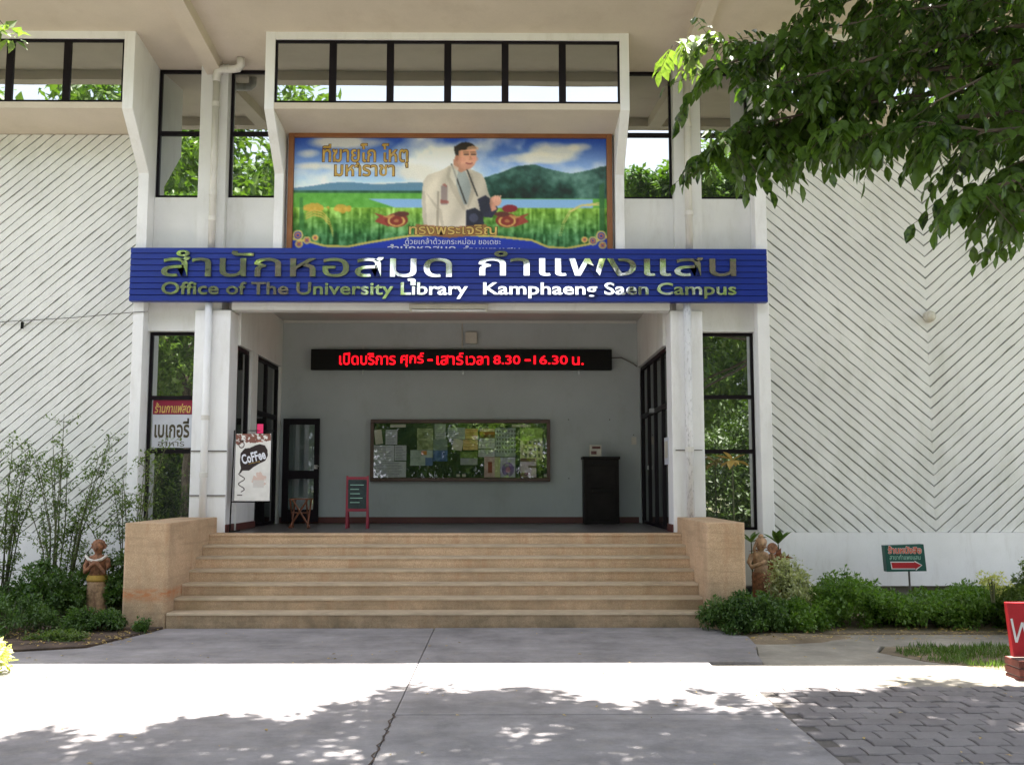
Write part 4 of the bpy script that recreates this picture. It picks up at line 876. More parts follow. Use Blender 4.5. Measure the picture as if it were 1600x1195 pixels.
# ================================================================== GARDEN SIGNS
GS = thing('green_arrow_sign', 'small tilted dark green sign with orange Thai lettering and a red arrow, by the hedge', 'sign', (5.74, 14.2, 0))
def gs_box(nm, m_, pts_, y0, y1): return MB().prism(pts_, 'y', y0, y1).build(nm, m_, GS)
gx = lambda u, v: tuple(at(u, v, 14.2)[i] for i in (0, 2))
gs_box('board', 'green_sign', [gx(1386, 893), gx(1448, 892), gx(1443, 850), gx(1382, 852)], 14.2, 14.32)
MB().tube([(5.80, 14.27, -.05), (5.79, 14.27, .58)], .014, 6).build('post', 'cable', GS)
a0, a1 = gx(1386, 864), gx(1441, 852.5)
lettering('ร้านหนังสือ', gx(1387, 860)[0], gx(1440, 860)[0], gx(1410, 865)[1], gx(1410, 852)[1], 14.198, 0, 'sign_white', GS, bold=.06); lettering('ร้านหนังสือ', gx(1387.5, 860)[0], gx(1439.5, 860)[0], gx(1410, 864.5)[1], gx(1410, 852.5)[1], 14.196, 0, 'orange_red', GS, bold=.025)
lettering('สาขากำแพงแสน', gx(1390, 870)[0], gx(1438, 870)[0], gx(1410, 874)[1], gx(1410, 866)[1], 14.198, 0, 'mint', GS, bold=.0)
ar = [(1391, 877), (1429, 877), (1429, 875.5), (1441, 882.5), (1431, 891), (1431, 889), (1393, 889)]
gs_box('arrow_edge', 'sign_white', [gx(*p) for p in ar], 14.1965, 14.199)
cxa, cya = 1415, 883; gs_box('arrow', 'sign_red', [gx(cxa + (u - cxa) * .94, cya + (v - cya) * .76) for u, v in ar], 14.194, 14.196)
WS = thing('red_letter_sign', 'bright red board with a big white W on red bricks at the right edge', 'sign', (5.1, 9.6, 0))
wx = lambda u, v: tuple(at(u, v, 9.6)[i] for i in (0, 2))
MB().prism([wx(1584, 1026), wx(1690, 1026), wx(1690, 941), wx(1573, 941)], 'y', 9.60, 9.66).build('board', 'sign_red', WS, bevel=.004)
def stroke(a, b, w): 
    d_ = Vector(b) - Vector(a); n_ = Vector((-d_.y, d_.x)).normalized() * w; return [tuple(Vector(a) - n_), tuple(Vector(b) - n_), tuple(Vector(b) + n_), tuple(Vector(a) + n_)]
for k, (a, b) in enumerate((((1580, 966), (1588, 1003)), ((1588, 1003), (1597, 972)), ((1597, 972), (1607, 1003)), ((1607, 1003), (1614, 966)))):
    MB().prism(stroke(wx(*a), wx(*b), .010), 'y', 9.596 - k * .0008, 9.599 - k * .0008).build('letter_stroke', 'sign_white', WS)
box('mortar_core', 'mortar', WS, 4.86, 5.56, 9.50, 9.74, -.09, .155)
for r_ in range(3):
    x = 4.85 - (.1 if r_ % 2 else 0)
    while x < 5.5:
        xa, xb = max(4.85, x), min(5.57, x + .20)
        if xb - xa > .04: box('brick', 'brick_red', WS, xa, xb, 9.485, 9.755, -.07 + r_ * .078, -.002 + r_ * .078, bevel=.004)
        x += .21

# ================================================================== STATUES
def rough(mb, amt, sc_):
    out = []
    for p in mb.v:
        n_ = mnoise.noise_vector(Vector(p) * sc_); out.append((p[0] + n_.x * amt, p[1] + n_.y * amt, p[2] + n_.z * amt))
    mb.v = out; return mb
def statue(loc, pose):
    x, y = loc
    if pose == 'folded':
        t_ = thing('garden_statue', 'terracotta woman with hands at her chest and white garland, left of the steps', 'statue', (x, y, 0), 'terracotta statues flanking the steps')
        b = MB().loft([(x, y, -.05, .125, .10), (x, y, .10, .125, .10), (x, y, .35, .130, .10), (x, y, .50, .135, .10), (x, y, .56, .125, .095)], 20)
        rough(b, .012, 9).build('skirt', 'terracotta_pale', t_, smooth=True)
        MB().loft([(x, y, .50, .137, .103), (x, y, .53, .142, .107), (x, y, .57, .130, .10), (x, y, .585, .12, .095)], 20).build('sash', 'yellow_paint', t_, smooth=True)
        tb = MB().loft([(x, y, .56, .118, .09), (x, y, .64, .098, .078), (x, y, .72, .115, .082), (x, y, .79, .138, .085), (x, y, .83, .12, .075), (x, y, .855, .05, .05), (x, y, .88, .042, .045), (x, y - .01, .895, .05, .055), (x, y - .012, .925, .066, .072), (x, y - .01, .965, .072, .078), (x, y, 1.0, .064, .07), (x, y, 1.03, .04, .045)], 20)
        for s_ in (-1, 1): tb.tube([(x + s_ * .12, y, .80), (x + s_ * .155, y - .03, .70), (x + s_ * .13, y - .09, .63), (x + s_ * .03, y - .13, .74 + .02 * s_), (x - s_ * .02, y - .13, .77)], [.036, .034, .03, .026, .018], 10)
        tb.ball((x, y - .088, .935), .012, .018, .018); tb.ball((x - .05, y, .945), .03, .02, .03); tb.ball((x + .05, y, .945), .03, .02, .03)
        rough(tb, .006, 22).build('body', 'terracotta', t_, smooth=True)
        hr = MB().ball((x, y + .02, .985), .083, .08, .065); 
        for a in range(9): hr.ball((x + .085 * math.cos(math.pi * a / 8), y + .01, .955 + .085 * math.sin(math.pi * a / 8)), .022, .03, .022, 8, 5)
        rough(hr, .006, 30).build('hair', 'terracotta', t_, smooth=True)
        MB().tube([(x - .145, y - .06, .845), (x - .09, y - .10, .80), (x, y - .118, .775), (x + .09, y - .10, .80), (x + .145, y - .06, .85)], .019, 8).build('garland', 'white_cloth', t_, smooth=True)
        for ex in (-.025, .025): MB().ball((x + ex, y - .083, .95), .009, .006, .005, 8, 5).build('eye', 'cable', t_)
        MB().ball((x, y - .082, .915), .016, .006, .004, 8, 4).build('mouth', 'maroon', t_)
    else:
        t_ = thing('garden_statue', 'terracotta woman holding up a round mirror, behind the right bush', 'statue', (x, y, 0), 'terracotta statues flanking the steps')
        b = MB().loft([(x, y, -.05, .12, .11), (x, y, .25, .12, .11), (x, y, .45, .125, .105), (x, y, .58, .135, .105), (x, y, .63, .115, .095)], 20)
        rough(b, .012, 9).build('skirt', 'terracotta', t_, smooth=True)
        tb = MB().loft([(x, y, .60, .115, .092), (x - .005, y, .68, .088, .074), (x - .01, y, .77, .105, .08), (x - .01, y, .85, .125, .08), (x - .01, y, .885, .10, .07), (x - .005, y, .91, .042, .045), (x, y, .93, .04, .045), (x, y - .01, .945, .052, .055), (x + .005, y - .012, .98, .066, .07), (x + .01, y - .01, 1.02, .070, .076), (x + .012, y, 1.055, .06, .066), (x + .012, y, 1.08, .035, .04)], 20)
        tb.tube([(x - .12, y, .86), (x - .17, y - .03, .76), (x - .15, y - .08, .70), (x - .03, y - .13, .76), (x + .03, y - .14, .79)], [.036, .034, .03, .026, .02], 10)
        tb.tube([(x + .10, y, .86), (x + .16, y - .03, .76), (x + .15, y - .07, .78), (x + .12, y - .10, .88), (x + .11, y - .11, .93)], [.036, .033, .028, .024, .022], 10)
        tb.ball((x + .005, y - .086, .985), .012, .018, .018)
        rough(tb, .006, 22).build('body', 'terracotta_pale', t_, smooth=True)
        hr = MB().ball((x + .012, y + .025, 1.03), .08, .075, .065); hr.ball((x + .01, y + .03, 1.10), .035, .035, .035)
        for k in range(5): hr.tube([(x - .06, y - .02 + k * .01, 1.03 - k * .01), (x - .10, y - .03, .95), (x - .09, y - .05, .84 - k * .02)], [.02, .02, .012], 6)
        rough(hr, .006, 30).build('hair', 'terracotta_pale', t_, smooth=True)
        mr = MB().tube([(x + .12, y - .12, .955), (x + .12, y - .14, .96)], .07, 14); mr.build('mirror', 'terracotta', t_)
        for ex in (-.018, .032): MB().ball((x + ex, y - .082, 1.0), .009, .006, .005, 8, 5).build('eye', 'cable', t_)
        MB().ball((x + .006, y - .082, .965), .016, .006, .004, 8, 4).build('mouth', 'maroon', t_)
    return t_
statue((-5.45, 13.6), 'folded'); statue((3.46, 13.4), 'mirror')

# ================================================================== PLANTS
def bush(name, label, cat, cx, cy, rx, ry, h, n, per, size, m_, group=None, z0=0, seed=1, stems=6, shape=1.0, stem_h=.8):
    g = np.random.default_rng(seed); t_ = thing(name, label, cat, (cx, cy, z0), group)
    d = rand_dirs(n, g); d[:, 2] = np.abs(d[:, 2]); r_ = .45 + .55 * g.random(n) ** .5
    c_ = np.stack([cx + d[:, 0] * rx * r_, cy + d[:, 1] * ry * r_, z0 + h * (.12 + .80 * np.clip(d[:, 2] * r_ * shape + .1 * g.random(n), 0, 1))], 1)
    V, F = clump_leaves(c_, np.full(n, .11) * (h / .6) ** .3 * (.7 + .6 * g.random(n)), per, size, .1, .8, g)
    V[:, 2] = np.maximum(V[:, 2], z0 - .03); tri_mesh('foliage', V, F, m_, t_)
    tag(t_.children[0], kind='stuff')
    for k in range(stems):
        a = g.random() * 6.28; q = g.random() * .6
        MB().tube([(cx + rx * q * .4 * math.cos(a), cy + ry * q * .4 * math.sin(a), z0 - .08), (cx + rx * q * .7 * math.cos(a), cy + ry * q * .7 * math.sin(a), z0 + h * .4), (cx + rx * q * math.cos(a), cy + ry * q * math.sin(a), z0 + h * stem_h)], [.012, .009, .004], 5).build('stem', 'stem', t_)
    return t_
# right side: one long hedge, clipped bush by the parapet
HG = thing('green_hedge', 'long loose green hedge below the white base wall on the right', 'hedge', (5.2, 13.1, 0))
n = 620; g = np.random.default_rng(5)
hx = 4.0 + g.random(n) * 4.8; top = .30 + .05 * np.sin(hx * 3.1 + 1) + .20 * np.exp(-((hx - 4.55) / .30) ** 2) + .05 * g.random(n)
hz = top * g.random(n) ** .55; hy = 13.15 + (g.random(n) - .5) * 1.25 * np.sqrt(np.clip(1.15 - (hz / .75) ** 2, .1, 1))
V, F = clump_leaves(np.stack([hx, hy, hz], 1), np.full(n, .13), 85, .055, .0, .9, g); V[:, 2] = np.maximum(V[:, 2], -.03); tri_mesh('foliage', V, F, 'hedge_leaf', HG)
n = 34; hx = 4.0 + g.random(n) * 4.3; sp = MB(); cc = []
for x in hx:
    y = 12.95 + g.random() * .5; zt = .31 + .05 * math.sin(x * 3.1 + 1) + .24 * math.exp(-((x - 4.55) / .28) ** 2) + .12 * g.random(); dx = (g.random() - .5) * .12
    sp.tube([(x, y, .0), (x + dx * .5, y, zt * .6), (x + dx, y, zt + .03)], [.010, .007, .003], 5); cc += [(x + dx, y, zt), (x + dx * .8, y, zt - .07)]
V, F = clump_leaves(np.array(cc), np.full(len(cc), .06), 22, .05, -.3, .9, g); tag(tri_mesh('foliage', V, F, 'hedge_leaf', HG), kind='stuff'); tag(sp.build('shoots', 'stem', HG), kind='stuff')
bush('clipped_bush', 'rounded dark green bush with bare woody stems at the right end of the steps', 'bush', 3.0, 12.42, .56, .36, .50, 90, 130, .045, 'low_leaf', seed=11, stems=16)
bush('clipped_bush', 'second rounded bush, yellower, between the variegated shrub and the hedge', 'bush', 3.60, 12.5, .36, .26, .34, 60, 110, .05, 'hedge_leaf', seed=12, stems=10)
bush('variegated_shrub', 'loose cream and green variegated shrub beside the right statue', 'shrub', 3.70, 12.95, .26, .2, .95, 80, 44, .055, 'varieg', seed=13, stems=9)
bush('croton_plant', 'thin red leaved croton between the statue and the variegated shrub', 'plant', 3.68, 13.7, .12, .1, .95, 12, 14, .14, 'croton', seed=14, stems=4)
bush('flowering_bush', 'tall rounded bush with pale yellow tips at the far right edge', 'bush', 6.62, 12.3, .50, .40, .98, 90, 90, .05, 'bamboo_leaf', seed=15, stems=8)
bush('flowering_bush', 'small pale yellow flowering sprig in front of the rounded bush', 'bush', 6.02, 12.3, .14, .12, .26, 9, 30, .05, 'yellow_leaf', z0=.44, seed=16, stems=4, shape=1.3)
# broad leaved plants (each large leaf its own part)
def broad_plant(label, cx, cy, z0, h, n, L, seed, m_='low_leaf', spread=.8):
    g = random.Random(seed); t_ = thing('broadleaf_plant', label, 'plant', (cx, cy, z0))
    MB().tube([(cx, cy, z0 - .05), (cx + .01, cy, z0 + h * .5), (cx, cy, z0 + h)], [.014, .012, .008], 6).build('stem', 'stem', t_)
    for k in range(n):
        a = 6.28 * k / n + g.random() * .5; tilt = spread * (.5 + .6 * g.random()); dr = np.array([[math.cos(a) * math.sin(tilt), math.sin(a) * math.sin(tilt), math.cos(tilt)]])
        nn = np.array([[-math.cos(a) * math.cos(tilt), -math.sin(a) * math.cos(tilt), math.sin(tilt)]]); Lk = np.array([L * (.75 + .4 * g.random())])
        V, F = leaf_arrays(np.array([[cx, cy, z0 + h]]), dr, nn, Lk, Lk * .38, True); tri_mesh('leaf', V, F, m_, t_)
broad_plant('tall stemmed plant with a crown of broad dark leaves before the white base wall', 3.79, 13.75, 0, .98, 7, .26, 3)
broad_plant('broad dark leaves fanning out behind the right statue head', 3.42, 13.75, 0, 1.0, 8, .22, 4, spread=1.2)
broad_plant('slim bare palm seedling with brown tuft before the right lower window', 3.38, 14.6, 0, 2.15, 9, .28, 5, 'dry_leaf', 1.9)
# left side
def thin_shrub(label, cx, cy, h, nst, seed, lean=0):
    g = random.Random(seed); gn = np.random.default_rng(seed); t_ = thing('spindly_shrub', label, 'shrub', (cx, cy, 0), 'spindly shrubs against the left ribbed wall'); cc = []; rr2 = []
    for k in range(nst):
        a = g.random() * 6.28; sp_ = .12 + g.random() * .80; hh = h * (.55 + .52 * g.random()); P0 = Vector((cx + .10 * math.cos(a), cy + .08 * math.sin(a), -.05)); tipp = Vector((cx + sp_ * math.cos(a) + lean, cy + .4 * sp_ * math.sin(a), hh))
        mid = P0.lerp(tipp, .5) + Vector((g.uniform(-.05, .05) - .12 * sp_ * math.cos(a), 0, .12)); pts_ = [P0, P0.lerp(mid, .5), mid, mid.lerp(tipp, .55) + Vector((0, 0, .05)), tipp]
        sm = MB().tube(pts_, [.011, .010, .008, .006, .003], 5)
        for q in range(13):
            t2 = .30 + .70 * g.random(); i_ = min(3, int(t2 * 4)); b = pts_[i_].lerp(pts_[i_ + 1], t2 * 4 - i_); e = b + Vector((g.uniform(-.2, .2), g.uniform(-.12, .12), g.uniform(0, .18)))
            sm.tube([b, e], [.004, .002], 4); cc += [e, b.lerp(e, .5)]; rr2 += [.07, .05]
        sm.build('stem', 'stem', t_)
    V, F = clump_leaves(np.array([c_[:] for c_ in cc]), np.array(rr2), 7, .048, .3, .9, gn); tag(tri_mesh('foliage', V, F, 'bamboo_leaf', t_), kind='stuff')
thin_shrub('spindly upright shrub at the far left edge against the ribbed wall', -6.95, 13.9, 2.25, 14, 1)
thin_shrub('tallest spindly shrub, just left of the statue, against the ribbed wall', -6.10, 13.9, 2.65, 17, 2, .15)
thin_shrub('thin sparse shrub in front of the left lower window', -5.15, 13.9, 2.35, 8, 3)
LB = [('low dark bush at the foot of the tallest spindly shrub', -6.05, 13.5, .55, .4, 0.8, 60, 90, 21), ('low dark bush between the statue and the left parapet', -5.05, 13.8, .35, .35, 0.9, 46, 90, 22), ('low dark bush behind the left statue', -5.55, 14.1, .4, .3, .85, 45, 90, 23), ('dark bush at the left edge under the spindly shrub', -7.0, 13.3, .6, .45, .78, 60, 90, 24)]
for lb, x, y, rx, ry_, h, n, per, sd in LB: bush('dark_bush', lb, 'bush', x, y, rx, ry_, h, n, per, .06, 'low_leaf', 'dark bushes in the left bed', seed=sd)
LB = [('feathery ground bush spreading at the lower left of the bed', -6.0, 12.2, .62, .45, .46, 60, 110, 31), ('feathery ground bush at the foot of the left statue', -5.05, 12.45, .44, .30, .27, 50, 110, 32), ('tiny tuft of leaves at the corner of the left parapet', -4.45, 12.45, .16, .12, .15, 10, 60, 33), ('flat patch of leafy weeds on the edge of the left bed', -5.1, 11.75, .40, .2, .10, 26, 60, 34)]
for lb, x, y, rx, ry_, h, n, per, sd in LB: bush('ground_bush', lb, 'bush', x, y, rx, ry_, h, n, per, .04, 'low_leaf' if sd != 34 else 'bamboo_leaf', 'low ground bushes in the left bed', seed=sd)
bush('yellow_shrub', 'small sunlit yellow green shrub at the lower left edge', 'shrub', -5.02, 9.75, .24, .2, .42, 26, 40, .06, 'yellow_leaf', seed=41)
# grass patch
g = np.random.default_rng(9); n = 9000; gx_ = 4.2 + g.random(n) * 3.6; gy_ = 10.0 + g.random(n) * 1.45
ok = (gx_ > 4.30 + (gy_ < 10.6) * (10.6 - gy_) * 1.3 + (gy_ > 11.2) * .25) & (fbm(100, 100, 8, 4)[(np.clip((gy_ - 9.5) * 40, 0, 99)).astype(int), np.clip((gx_ - 4) * 25, 0, 99).astype(int)] > .47); gx_, gy_ = gx_[ok], gy_[ok]
D = rand_dirs(len(gx_), g) * .5 + np.array([0, 0, 1.0]); L = .03 + .07 * g.random(len(gx_)) ** 1.5; V, F = leaf_arrays(np.stack([gx_, gy_, np.full(len(gx_), -.036)], 1), D, rand_dirs(len(gx_), g), L, L * .09 + .003)
tag(tri_mesh('grass', V, F, 'grass'), 'short green grass patch beside the red letter sign', 'grass', kind='stuff')
# litter
n = 150; lx = -5 + g.random(n) * 9.5; ly = 6.3 + g.random(n) * 6; D = rand_dirs(n, g); D[:, 2] *= .1; L = .02 + .035 * g.random(n)
V, F = leaf_arrays(np.stack([lx, ly, np.full(n, .008)], 1), D, rand_dirs(n, g) * .3 + np.array([0, 0, 1]), L, L * .5); tag(tri_mesh('fallen_leaves', V, F, 'dry_leaf'), 'scattered small dry leaves on the concrete', 'leaf litter', kind='stuff')
n = 900; lx = np.concatenate([-6.8 + g.random(n // 2) * 2.6, 2.8 + g.random(n // 2) * 3.4]); ly = np.concatenate([11.3 + g.random(n // 2) * 1.3, 11.6 + g.random(n // 2) * .9]); D = rand_dirs(n, g); D[:, 2] *= .1; L = .02 + .04 * g.random(n)
V, F = leaf_arrays(np.stack([lx, ly, np.full(n, .028)], 1), D, rand_dirs(n, g) * .3 + np.array([0, 0, 1]), L, L * .5); tag(tri_mesh('fallen_leaves', V, F, 'dry_leaf'), 'brown leaf litter on the garden beds', 'leaf litter', kind='stuff')

# ================================================================== TREES
def limb(a, b, bend=.15, n=5, g=random):
    a, b = Vector(a), Vector(b); l_ = (b - a).length; pts_ = []
    off = Vector((g.uniform(-1, 1), g.uniform(-1, 1), g.uniform(0, 1))) * l_ * bend
    for k in range(n + 1):
        t2 = k / n; pts_.append(a.lerp(b, t2) + off * math.sin(math.pi * t2))
    return pts_
# --- near tree whose branches hang into the top right, and whose crown shades the forecourt
NT = thing('overhanging_tree', 'leafy tree whose dark pinnate branches hang across the top right of the view', 'tree', (8.2, 5.2, 0))
tr = MB().tube([(8.2, 5.2, -.15), (8.15, 5.2, 1.5), (8.0, 5.25, 3.2), (7.8, 5.3, 5.0), (7.2, 5.5, 6.6)], [.34, .27, .24, .21, .17], 12).build('trunk', 'bark', NT, smooth=True)
br = MB()
for tip in ((3, 8.6, 8.2), (1, 6, 8.4), (-1.5, 7.5, 8.4), (4, 10.2, 8.3), (6, 9, 8.6), (0, 3.5, 8.8), (-2.5, 5.2, 8.5), (7, 2, 8.8)):
    br.tube(limb((7.3, 5.5, 6.4), tip, .08), [.12, .10, .08, .06, .045, .025], 7)
# branches given as points seen in the photograph, at their own distances
BR = [[(1720, 40, 7.0), (1620, 10, 7.2), (1500, 20, 7.4), (1400, 40, 7.6), (1310, 70, 7.8), (1220, 90, 8.0)],
      [(1720, 100, 6.6), (1600, 95, 6.8), (1480, 105, 7.0), (1360, 125, 7.2), (1250, 150, 7.4), (1190, 165, 7.5)],
      [(1720, 140, 7.6), (1600, 165, 7.7), (1450, 200, 7.6), (1330, 205, 7.6), (1230, 225, 7.6), (1160, 225, 7.5)],
      [(1720, -40, 6.2), (1640, -30, 6.3), (1560, -10, 6.5), (1470, 10, 6.7), (1390, 20, 6.9)],
      [(1720, 270, 6.4), (1660, 280, 6.4), (1610, 290, 6.5), (1570, 300, 6.5)],
      [(1720, 170, 6.8), (1640, 190, 6.8), (1570, 215, 6.8), (1520, 240, 6.8)],
      [(1720, 60, 7.4), (1560, 60, 7.8), (1400, 70, 8.4), (1250, 70, 9.0), (1130, 66, 9.5), (1050, 72, 9.95)],
      [(1720, 120, 6.8), (1560, 140, 7.0), (1420, 150, 7.2), (1300, 170, 7.4), (1200, 190, 7.4), (1110, 215, 7.3)],
      [(1720, -20, 7.4), (1560, -20, 7.6), (1420, -10, 7.8), (1320, 0, 8.0), (1250, 12, 8.0)],
      [(1720, 150, 6.2), (1600, 175, 6.3), (1480, 185, 6.5), (1380, 200, 6.6), (1290, 205, 6.7)],
      [(1720, 240, 5.8), (1640, 260, 5.9), (1580, 285, 6.0), (1530, 295, 6.0)],
      [(1720, 300, 5.6), (1650, 315, 5.7), (1595, 330, 5.8)],
      [(1720, 215, 6.1), (1640, 235, 6.2), (1580, 262, 6.3), (1540, 290, 6.3), (1505, 318, 6.3)],
      [(1700, 330, 6.6), (1640, 335, 6.6), (1590, 350, 6.6)],
      [(1300, 60, 7.6), (1220, 75, 7.7), (1150, 95, 7.8), (1095, 120, 7.8)],
      [(1250, 190, 7.5), (1180, 205, 7.5), (1130, 230, 7.4), (1100, 262, 7.4)],
      [(1720, 180, 5.9), (1620, 200, 6.0), (1540, 205, 6.1), (1440, 190, 6.3)],
      [(1720, 30, 6.4), (1600, 40, 6.6), (1480, 60, 6.8), (1370, 90, 7.0), (1260, 120, 7.2), (1170, 150, 7.3)],
      [(1720, 90, 6.0), (1620, 100, 6.1), (1540, 120, 6.2), (1460, 160, 6.3)],
      [(1700, -60, 6.6), (1560, -40, 6.8), (1460, -10, 7.0), (1360, 30, 7.2), (1270, 50, 7.4)],
      [(1720, 200, 7.2), (1600, 150, 7.5), (1500, 120, 7.7), (1400, 130, 7.9), (1330, 140, 8.0)]]
near_c, near_d, near_l, tip_c, tip_d, tip_l = [], [], [], [], [], []
rg = random.Random(3)
for bi, poly in enumerate(BR):
    pts_ = [at(*p) for p in poly]
    br.tube([Vector((7.4, 5.4, 5.4))] + pts_ if bi in (6, 10, 13) else pts_, ([.05] if bi in (6, 10, 13) else []) + [max(.004, .022 * (1 - k / len(pts_))) for k in range(len(pts_))], 6)
    for i in range(len(pts_) - 1):
        seg = pts_[i + 1] - pts_[i]; nn_ = max(1, int(seg.length / .030))
        for k in range(nn_):
            if rg.random() < .36: continue
            ub = (pts_[i] + seg * ((k + .5) / nn_)); ug = ub.x / ub.y * FPX + 785; vg = 755 - (ub.z - EYE) / ub.y * FPX
            if 1425 < ug < 1590 and 60 < vg < 128 and rg.random() < .82: continue
            base = pts_[i] + seg * ((k + rg.random()) / nn_); along = seg.normalized()
            a = rg.uniform(0, 6.28); out = Vector((math.cos(a), math.sin(a), rg.uniform(-.45, .35))).normalized(); rd = (along * .45 + out).normalized(); Lr = rg.uniform(.18, .46)
            m_len = rg.uniform(.09, .165); npair = rg.choice((4, 4, 5, 6)); tipb = bi == 6 and base.x < at(1110, 100, 9.6).x
            p = Vector(base); vv = Vector(rd); prev = Vector(p)
            for q in range(npair + 1):
                p = p + vv * (Lr / npair); vv = (vv + Vector((0, 0, -.22))).normalized()
                sd = vv.cross(Vector((0, 0, 1)));
                if sd.length < .1: sd = Vector((1, 0, 0))
                sd.normalize()
                dirs = [(sd * .8 + vv * .55 + Vector((0, 0, -.35 - rg.random() * .6))), (-sd * .8 + vv * .55 + Vector((0, 0, -.55 - rg.random() * .4)))] if q < npair else [vv + Vector((0, 0, -.6))]
                for dv in dirs:
                    L_k = m_len * rg.uniform(.8, 1.15) * (1.25 if tipb else 1)
                    (tip_c if tipb else near_c).append(p[:]); (tip_d if tipb else near_d).append(dv.normalized()[:]); (tip_l if tipb else near_l).append(L_k)
            br.tube([base, p], [.004, .002], 3, cap=False)
br.build('branches', 'bark', NT)
near_c, near_d, near_l = np.array(near_c), np.array(near_d), np.array(near_l); nrm = rand_dirs(len(near_c), np.random.default_rng(2)) * .5 + np.array([0, 0, 1.0])
dist = np.linalg.norm(near_c - np.array([0, 0, EYE]), axis=1)
uu = near_c[:, 0] / near_c[:, 1] * FPX + 785; vis = (uu < 1590) & (near_c[:, 2] < EYE + .5 * near_c[:, 1])
order = np.argsort(np.where(vis, dist, 99))[:290]; single = np.zeros(len(near_c), bool); single[order] = True
V, F = leaf_arrays(near_c[~single], near_d[~single], nrm[~single], near_l[~single], near_l[~single] * .50, True); tag(tri_mesh('foliage', V, F, 'near_leaf', NT), kind='stuff')
V1, F1 = leaf_arrays(np.zeros((1, 3)), np.array([[1., 0, 0]]), np.array([[0, 0, 1.]]), np.array([1.]), np.array([.50]), True)
lo_ = tri_mesh('leaflet', V1, F1, 'near_leaf'); lme = lo_.data; bpy.data.objects.remove(lo_); nl = Vector(NT.location)
for i in np.where(single)[0]:
    D = Vector(near_d[i]).normalized(); S_ = D.cross(Vector(nrm[i])).normalized(); Un = S_.cross(D)
    mt = Matrix((D, S_, Un)).transposed().to_4x4(); o = bpy.data.objects.new('leaflet', lme); C.objects.link(o); o.parent = NT
    o.matrix_basis = Matrix.Translation(Vector(near_c[i]) - nl) @ mt @ Matrix.Scale(near_l[i], 4)
tip_c, tip_d, tip_l = np.array(tip_c), np.array(tip_d), np.array(tip_l); V, F = leaf_arrays(tip_c, tip_d, rand_dirs(len(tip_c)) * .5 + np.array([0, 0, 1.]), tip_l, tip_l * .46, True); tag(tri_mesh('sunlit_foliage', V, F, 'tip_leaf', NT), kind='stuff')  # branch tip leaves, sunlight put into their colour
# crown overhead: clumps whose far rim follows the edge of the shade on the ground
EX, EY = [-6, -5.1, -3.6, -2.9, -2.4, -1.9, -1.3, -.9, .1, .6, 1.4, 2.1, 2.7, 3.2, 3.8, 4.8, 7, 9], [6.9, 7.0, 7.3, 7.55, 7.8, 8.0, 8.45, 9.05, 9.05, 8.65, 8.40, 8.15, 8.75, 9.2, 9.40, 9.35, 9.5, 9.5]
def canopy(name_parent, xlo, xhi, n, seed, size=.15):
    g = np.random.default_rng(seed); cx = xlo + g.random(n) * (xhi - xlo); z = 7.6 + .75 * g.random(n) ** 1.2; rim = np.interp(cx, EX, EY) + z / 4.97
    cy = rim - .12 - 7.5 * g.random(n) ** 1.15 + .22 * np.sin(cx * 5.1) - .1
    keep = (cy > 4.0) | ((np.abs(cx + .8) > 3.2) & (cy > .8)); hole = np.sin(cx * 2.3 + 1) * np.sin((cy) * 2.9 + cx) > .86; keep &= ~hole
    c_ = np.stack([cx, cy, z], 1)[keep]; V, F = clump_leaves(c_, (.20 + .16 * g.random(len(c_))), 46, size, .15, .5, g)
    return V, F
V, F = canopy(NT, -.6, 9, 2100, 51); tag(tri_mesh('crown', V, F, 'canopy', NT), kind='stuff')
NT2 = thing('shade_tree', 'tree with one bright leafy twig showing at the top left corner', 'tree', (-6.8, 3.5, 0))
MB().tube([(-6.8, 3.5, -.15), (-6.7, 3.6, 2.5), (-6.4, 3.8, 5.0), (-6.0, 4.1, 7.0)], [.30, .24, .2, .15], 12).build('trunk', 'bark', NT2, smooth=True)
br = MB()
for tip in ((-4, 6.5, 8.3), (-2, 4, 8.5), (-5.8, 7.5, 8.3), (-1, 6.5, 8.6), (-4.5, 2, 8.6)): br.tube(limb((-6.1, 4.0, 6.6), tip, .08), [.10, .08, .065, .05, .035, .02], 7)
tw = [Vector((-6.0, 7.3, 8.0)), Vector((-5.6, 8.6, 7.3)), Vector((-5.2, 9.3, 6.6)), Vector((-4.95, 9.5, 6.33))]; br.tube(tw, [.02, .014, .008, .004], 6); br.build('branches', 'bark', NT2)
V, F = canopy(NT2, -8, -.4, 1600, 52); tag(tri_mesh('crown', V, F, 'canopy', NT2), kind='stuff')
cc = np.array([(-5.15, 9.45, 6.42), (-5.02, 9.5, 6.30), (-4.93, 9.5, 6.27), (-4.84, 9.52, 6.20), (-5.1, 9.5, 6.22), (-5.2, 9.4, 6.5)]); gt = np.random.default_rng(77)
V, F = clump_leaves(cc, np.full(6, .09), 9, .13, .3, .6, gt); tri_mesh('sunlit_foliage', V, F, 'tip_leaf', NT2)

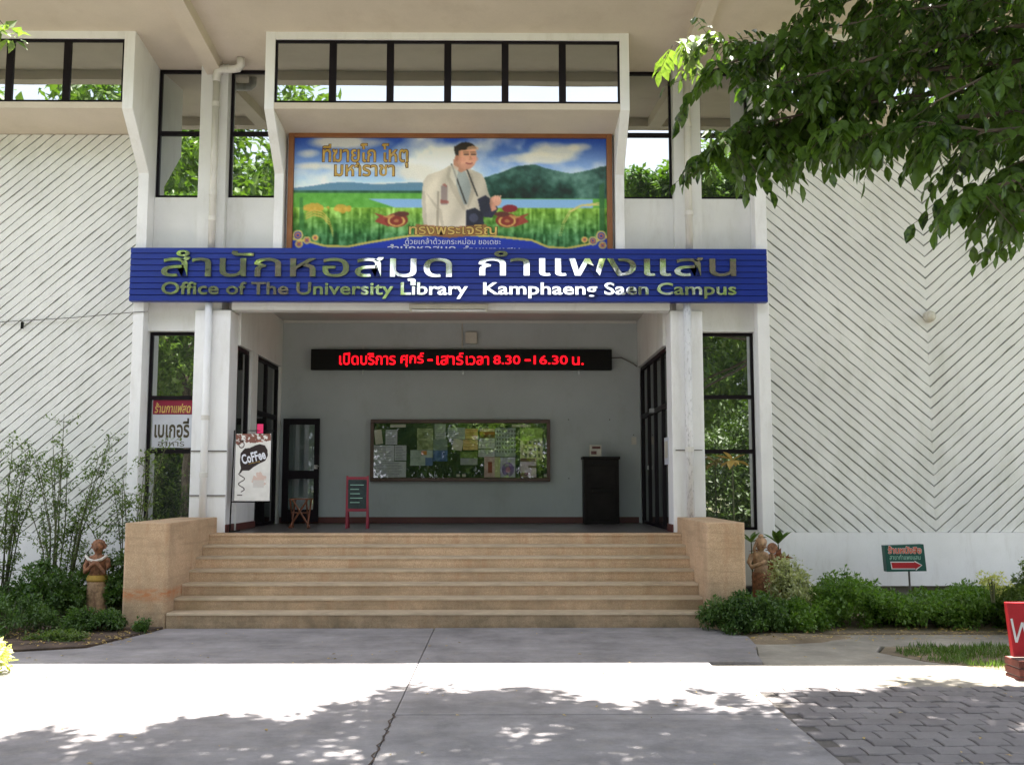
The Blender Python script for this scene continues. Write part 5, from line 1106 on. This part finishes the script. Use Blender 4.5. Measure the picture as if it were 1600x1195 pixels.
# --- trees behind the camera: seen only in the window glass and the steel letters
def far_tree(x, y, h, r, label, kind, seed, k_dark=False, mesh_cache={}):
    t_ = thing('garden_tree', label, 'tree', (x, y, 0), 'trees facing the library')
    key = kind
    if key not in mesh_cache:
        g = np.random.default_rng(100 + kind); n = 520; d = rand_dirs(n, g); rr = .35 + .65 * g.random(n) ** .45
        prof = [1.0, .8, 1.15][kind]; c_ = np.stack([d[:, 0] * rr, d[:, 1] * rr, d[:, 2] * rr * prof], 1); c_ *= (1 + .22 * np.sin(d[:, 0] * 7 + kind) * np.cos(d[:, 2] * 6))[:, None]
        V, F = clump_leaves(c_, .10 + .09 * g.random(n), 44, .062, .15, .8, g); o = tri_mesh('crown', V, F, 'far_leaf'); me = o.data; bpy.data.objects.remove(o)
        tb = MB(); gq = random.Random(kind); tb.tube([(0, 0, 0), (.02, .01, .35), (-.01, .02, .7), (.02, 0, 1.0)], [.05, .04, .033, .02], 10)
        for k in range(7): a = gq.random() * 6.28; tb.tube([(0, 0, .45 + .06 * k), (.18 * math.cos(a), .18 * math.sin(a), .62 + .06 * k), (.36 * math.cos(a), .36 * math.sin(a), .75 + .05 * k)], [.022, .014, .006], 6)
        o2 = tb.build('trunk', 'bark'); me2 = o2.data; bpy.data.objects.remove(o2); mesh_cache[key] = (me, me2, prof)
    me, me2, prof = mesh_cache[key]
    o = bpy.data.objects.new('crown', me); C.objects.link(o); o.parent = t_; tag(o, kind='stuff'); o.material_slots[0].link = 'OBJECT'; o.material_slots[0].material = M['shade_leaf' if k_dark else 'far_leaf']; zr = r * 1.0; o.location = (0, 0, h - zr * prof); o.scale = (r, r, zr); o.rotation_euler = (0, 0, seed)
    o = bpy.data.objects.new('trunk', me2); C.objects.link(o); o.parent = t_; o.scale = (h * .42, h * .42, h - zr * prof)
FT = [(-14, -14, 21, 7.5, 0), (-8.8, -20, 13, 5.0, 1), (-21, -9, 16, 7, 2), (-13, -4, 11, 4.6, 0), (11.5, -13, 17, 5.8, 2), (17, -7, 15, 6, 1), (12.8, -1, 9, 3.6, 0), (21, -16, 19, 7.5, 0), (-4, -27, 9, 5, 1), (2.5, -28, 8.5, 5, 0), (7.5, -25, 10.5, 5, 1), (-16, -28, 16, 7, 0), (16, -30, 15, 7, 2), (-27, -20, 18, 8, 1), (28, -25, 18, 8, 0), (-9, 2, 9, 3.2, 1), (-11.5, -8, 4.6, 3.2, 2), (-15, -12, 5.2, 3.8, 2), (9.5, -6, 4.6, 3.0, 2), (14, -10, 5.4, 4.0, 2)]
LBL = ['tallest tree mirrored in the panes left of the banner', 'medium tree mirrored in the first blue sign letters', 'broad tree far to the left of the forecourt', 'small tree on the left lawn', 'tall tree mirrored in the window right of the banner', 'spreading tree on the right lawn', 'small tree mirrored in the right lower window', 'huge tree at the far right of the lawn', 'low bushy tree straight behind the forecourt, left of its middle', 'low bushy tree straight behind the forecourt', 'low bushy tree behind the forecourt, right of its middle', 'tree in the rear row on the left', 'tree in the rear row on the right', 'outermost tree on the left', 'outermost tree on the right', 'slender tree mirrored in the left lower window', 'low round tree on the left lawn, nearer one', 'low round tree on the left lawn, farther one', 'low round tree on the right lawn, nearer one', 'low round tree on the right lawn, farther one']
for k, (x, y, h, r, kd) in enumerate(FT): far_tree(x, y, h, r, LBL[k], kd, k * 1.3, k in (6, 16, 17, 18, 19))
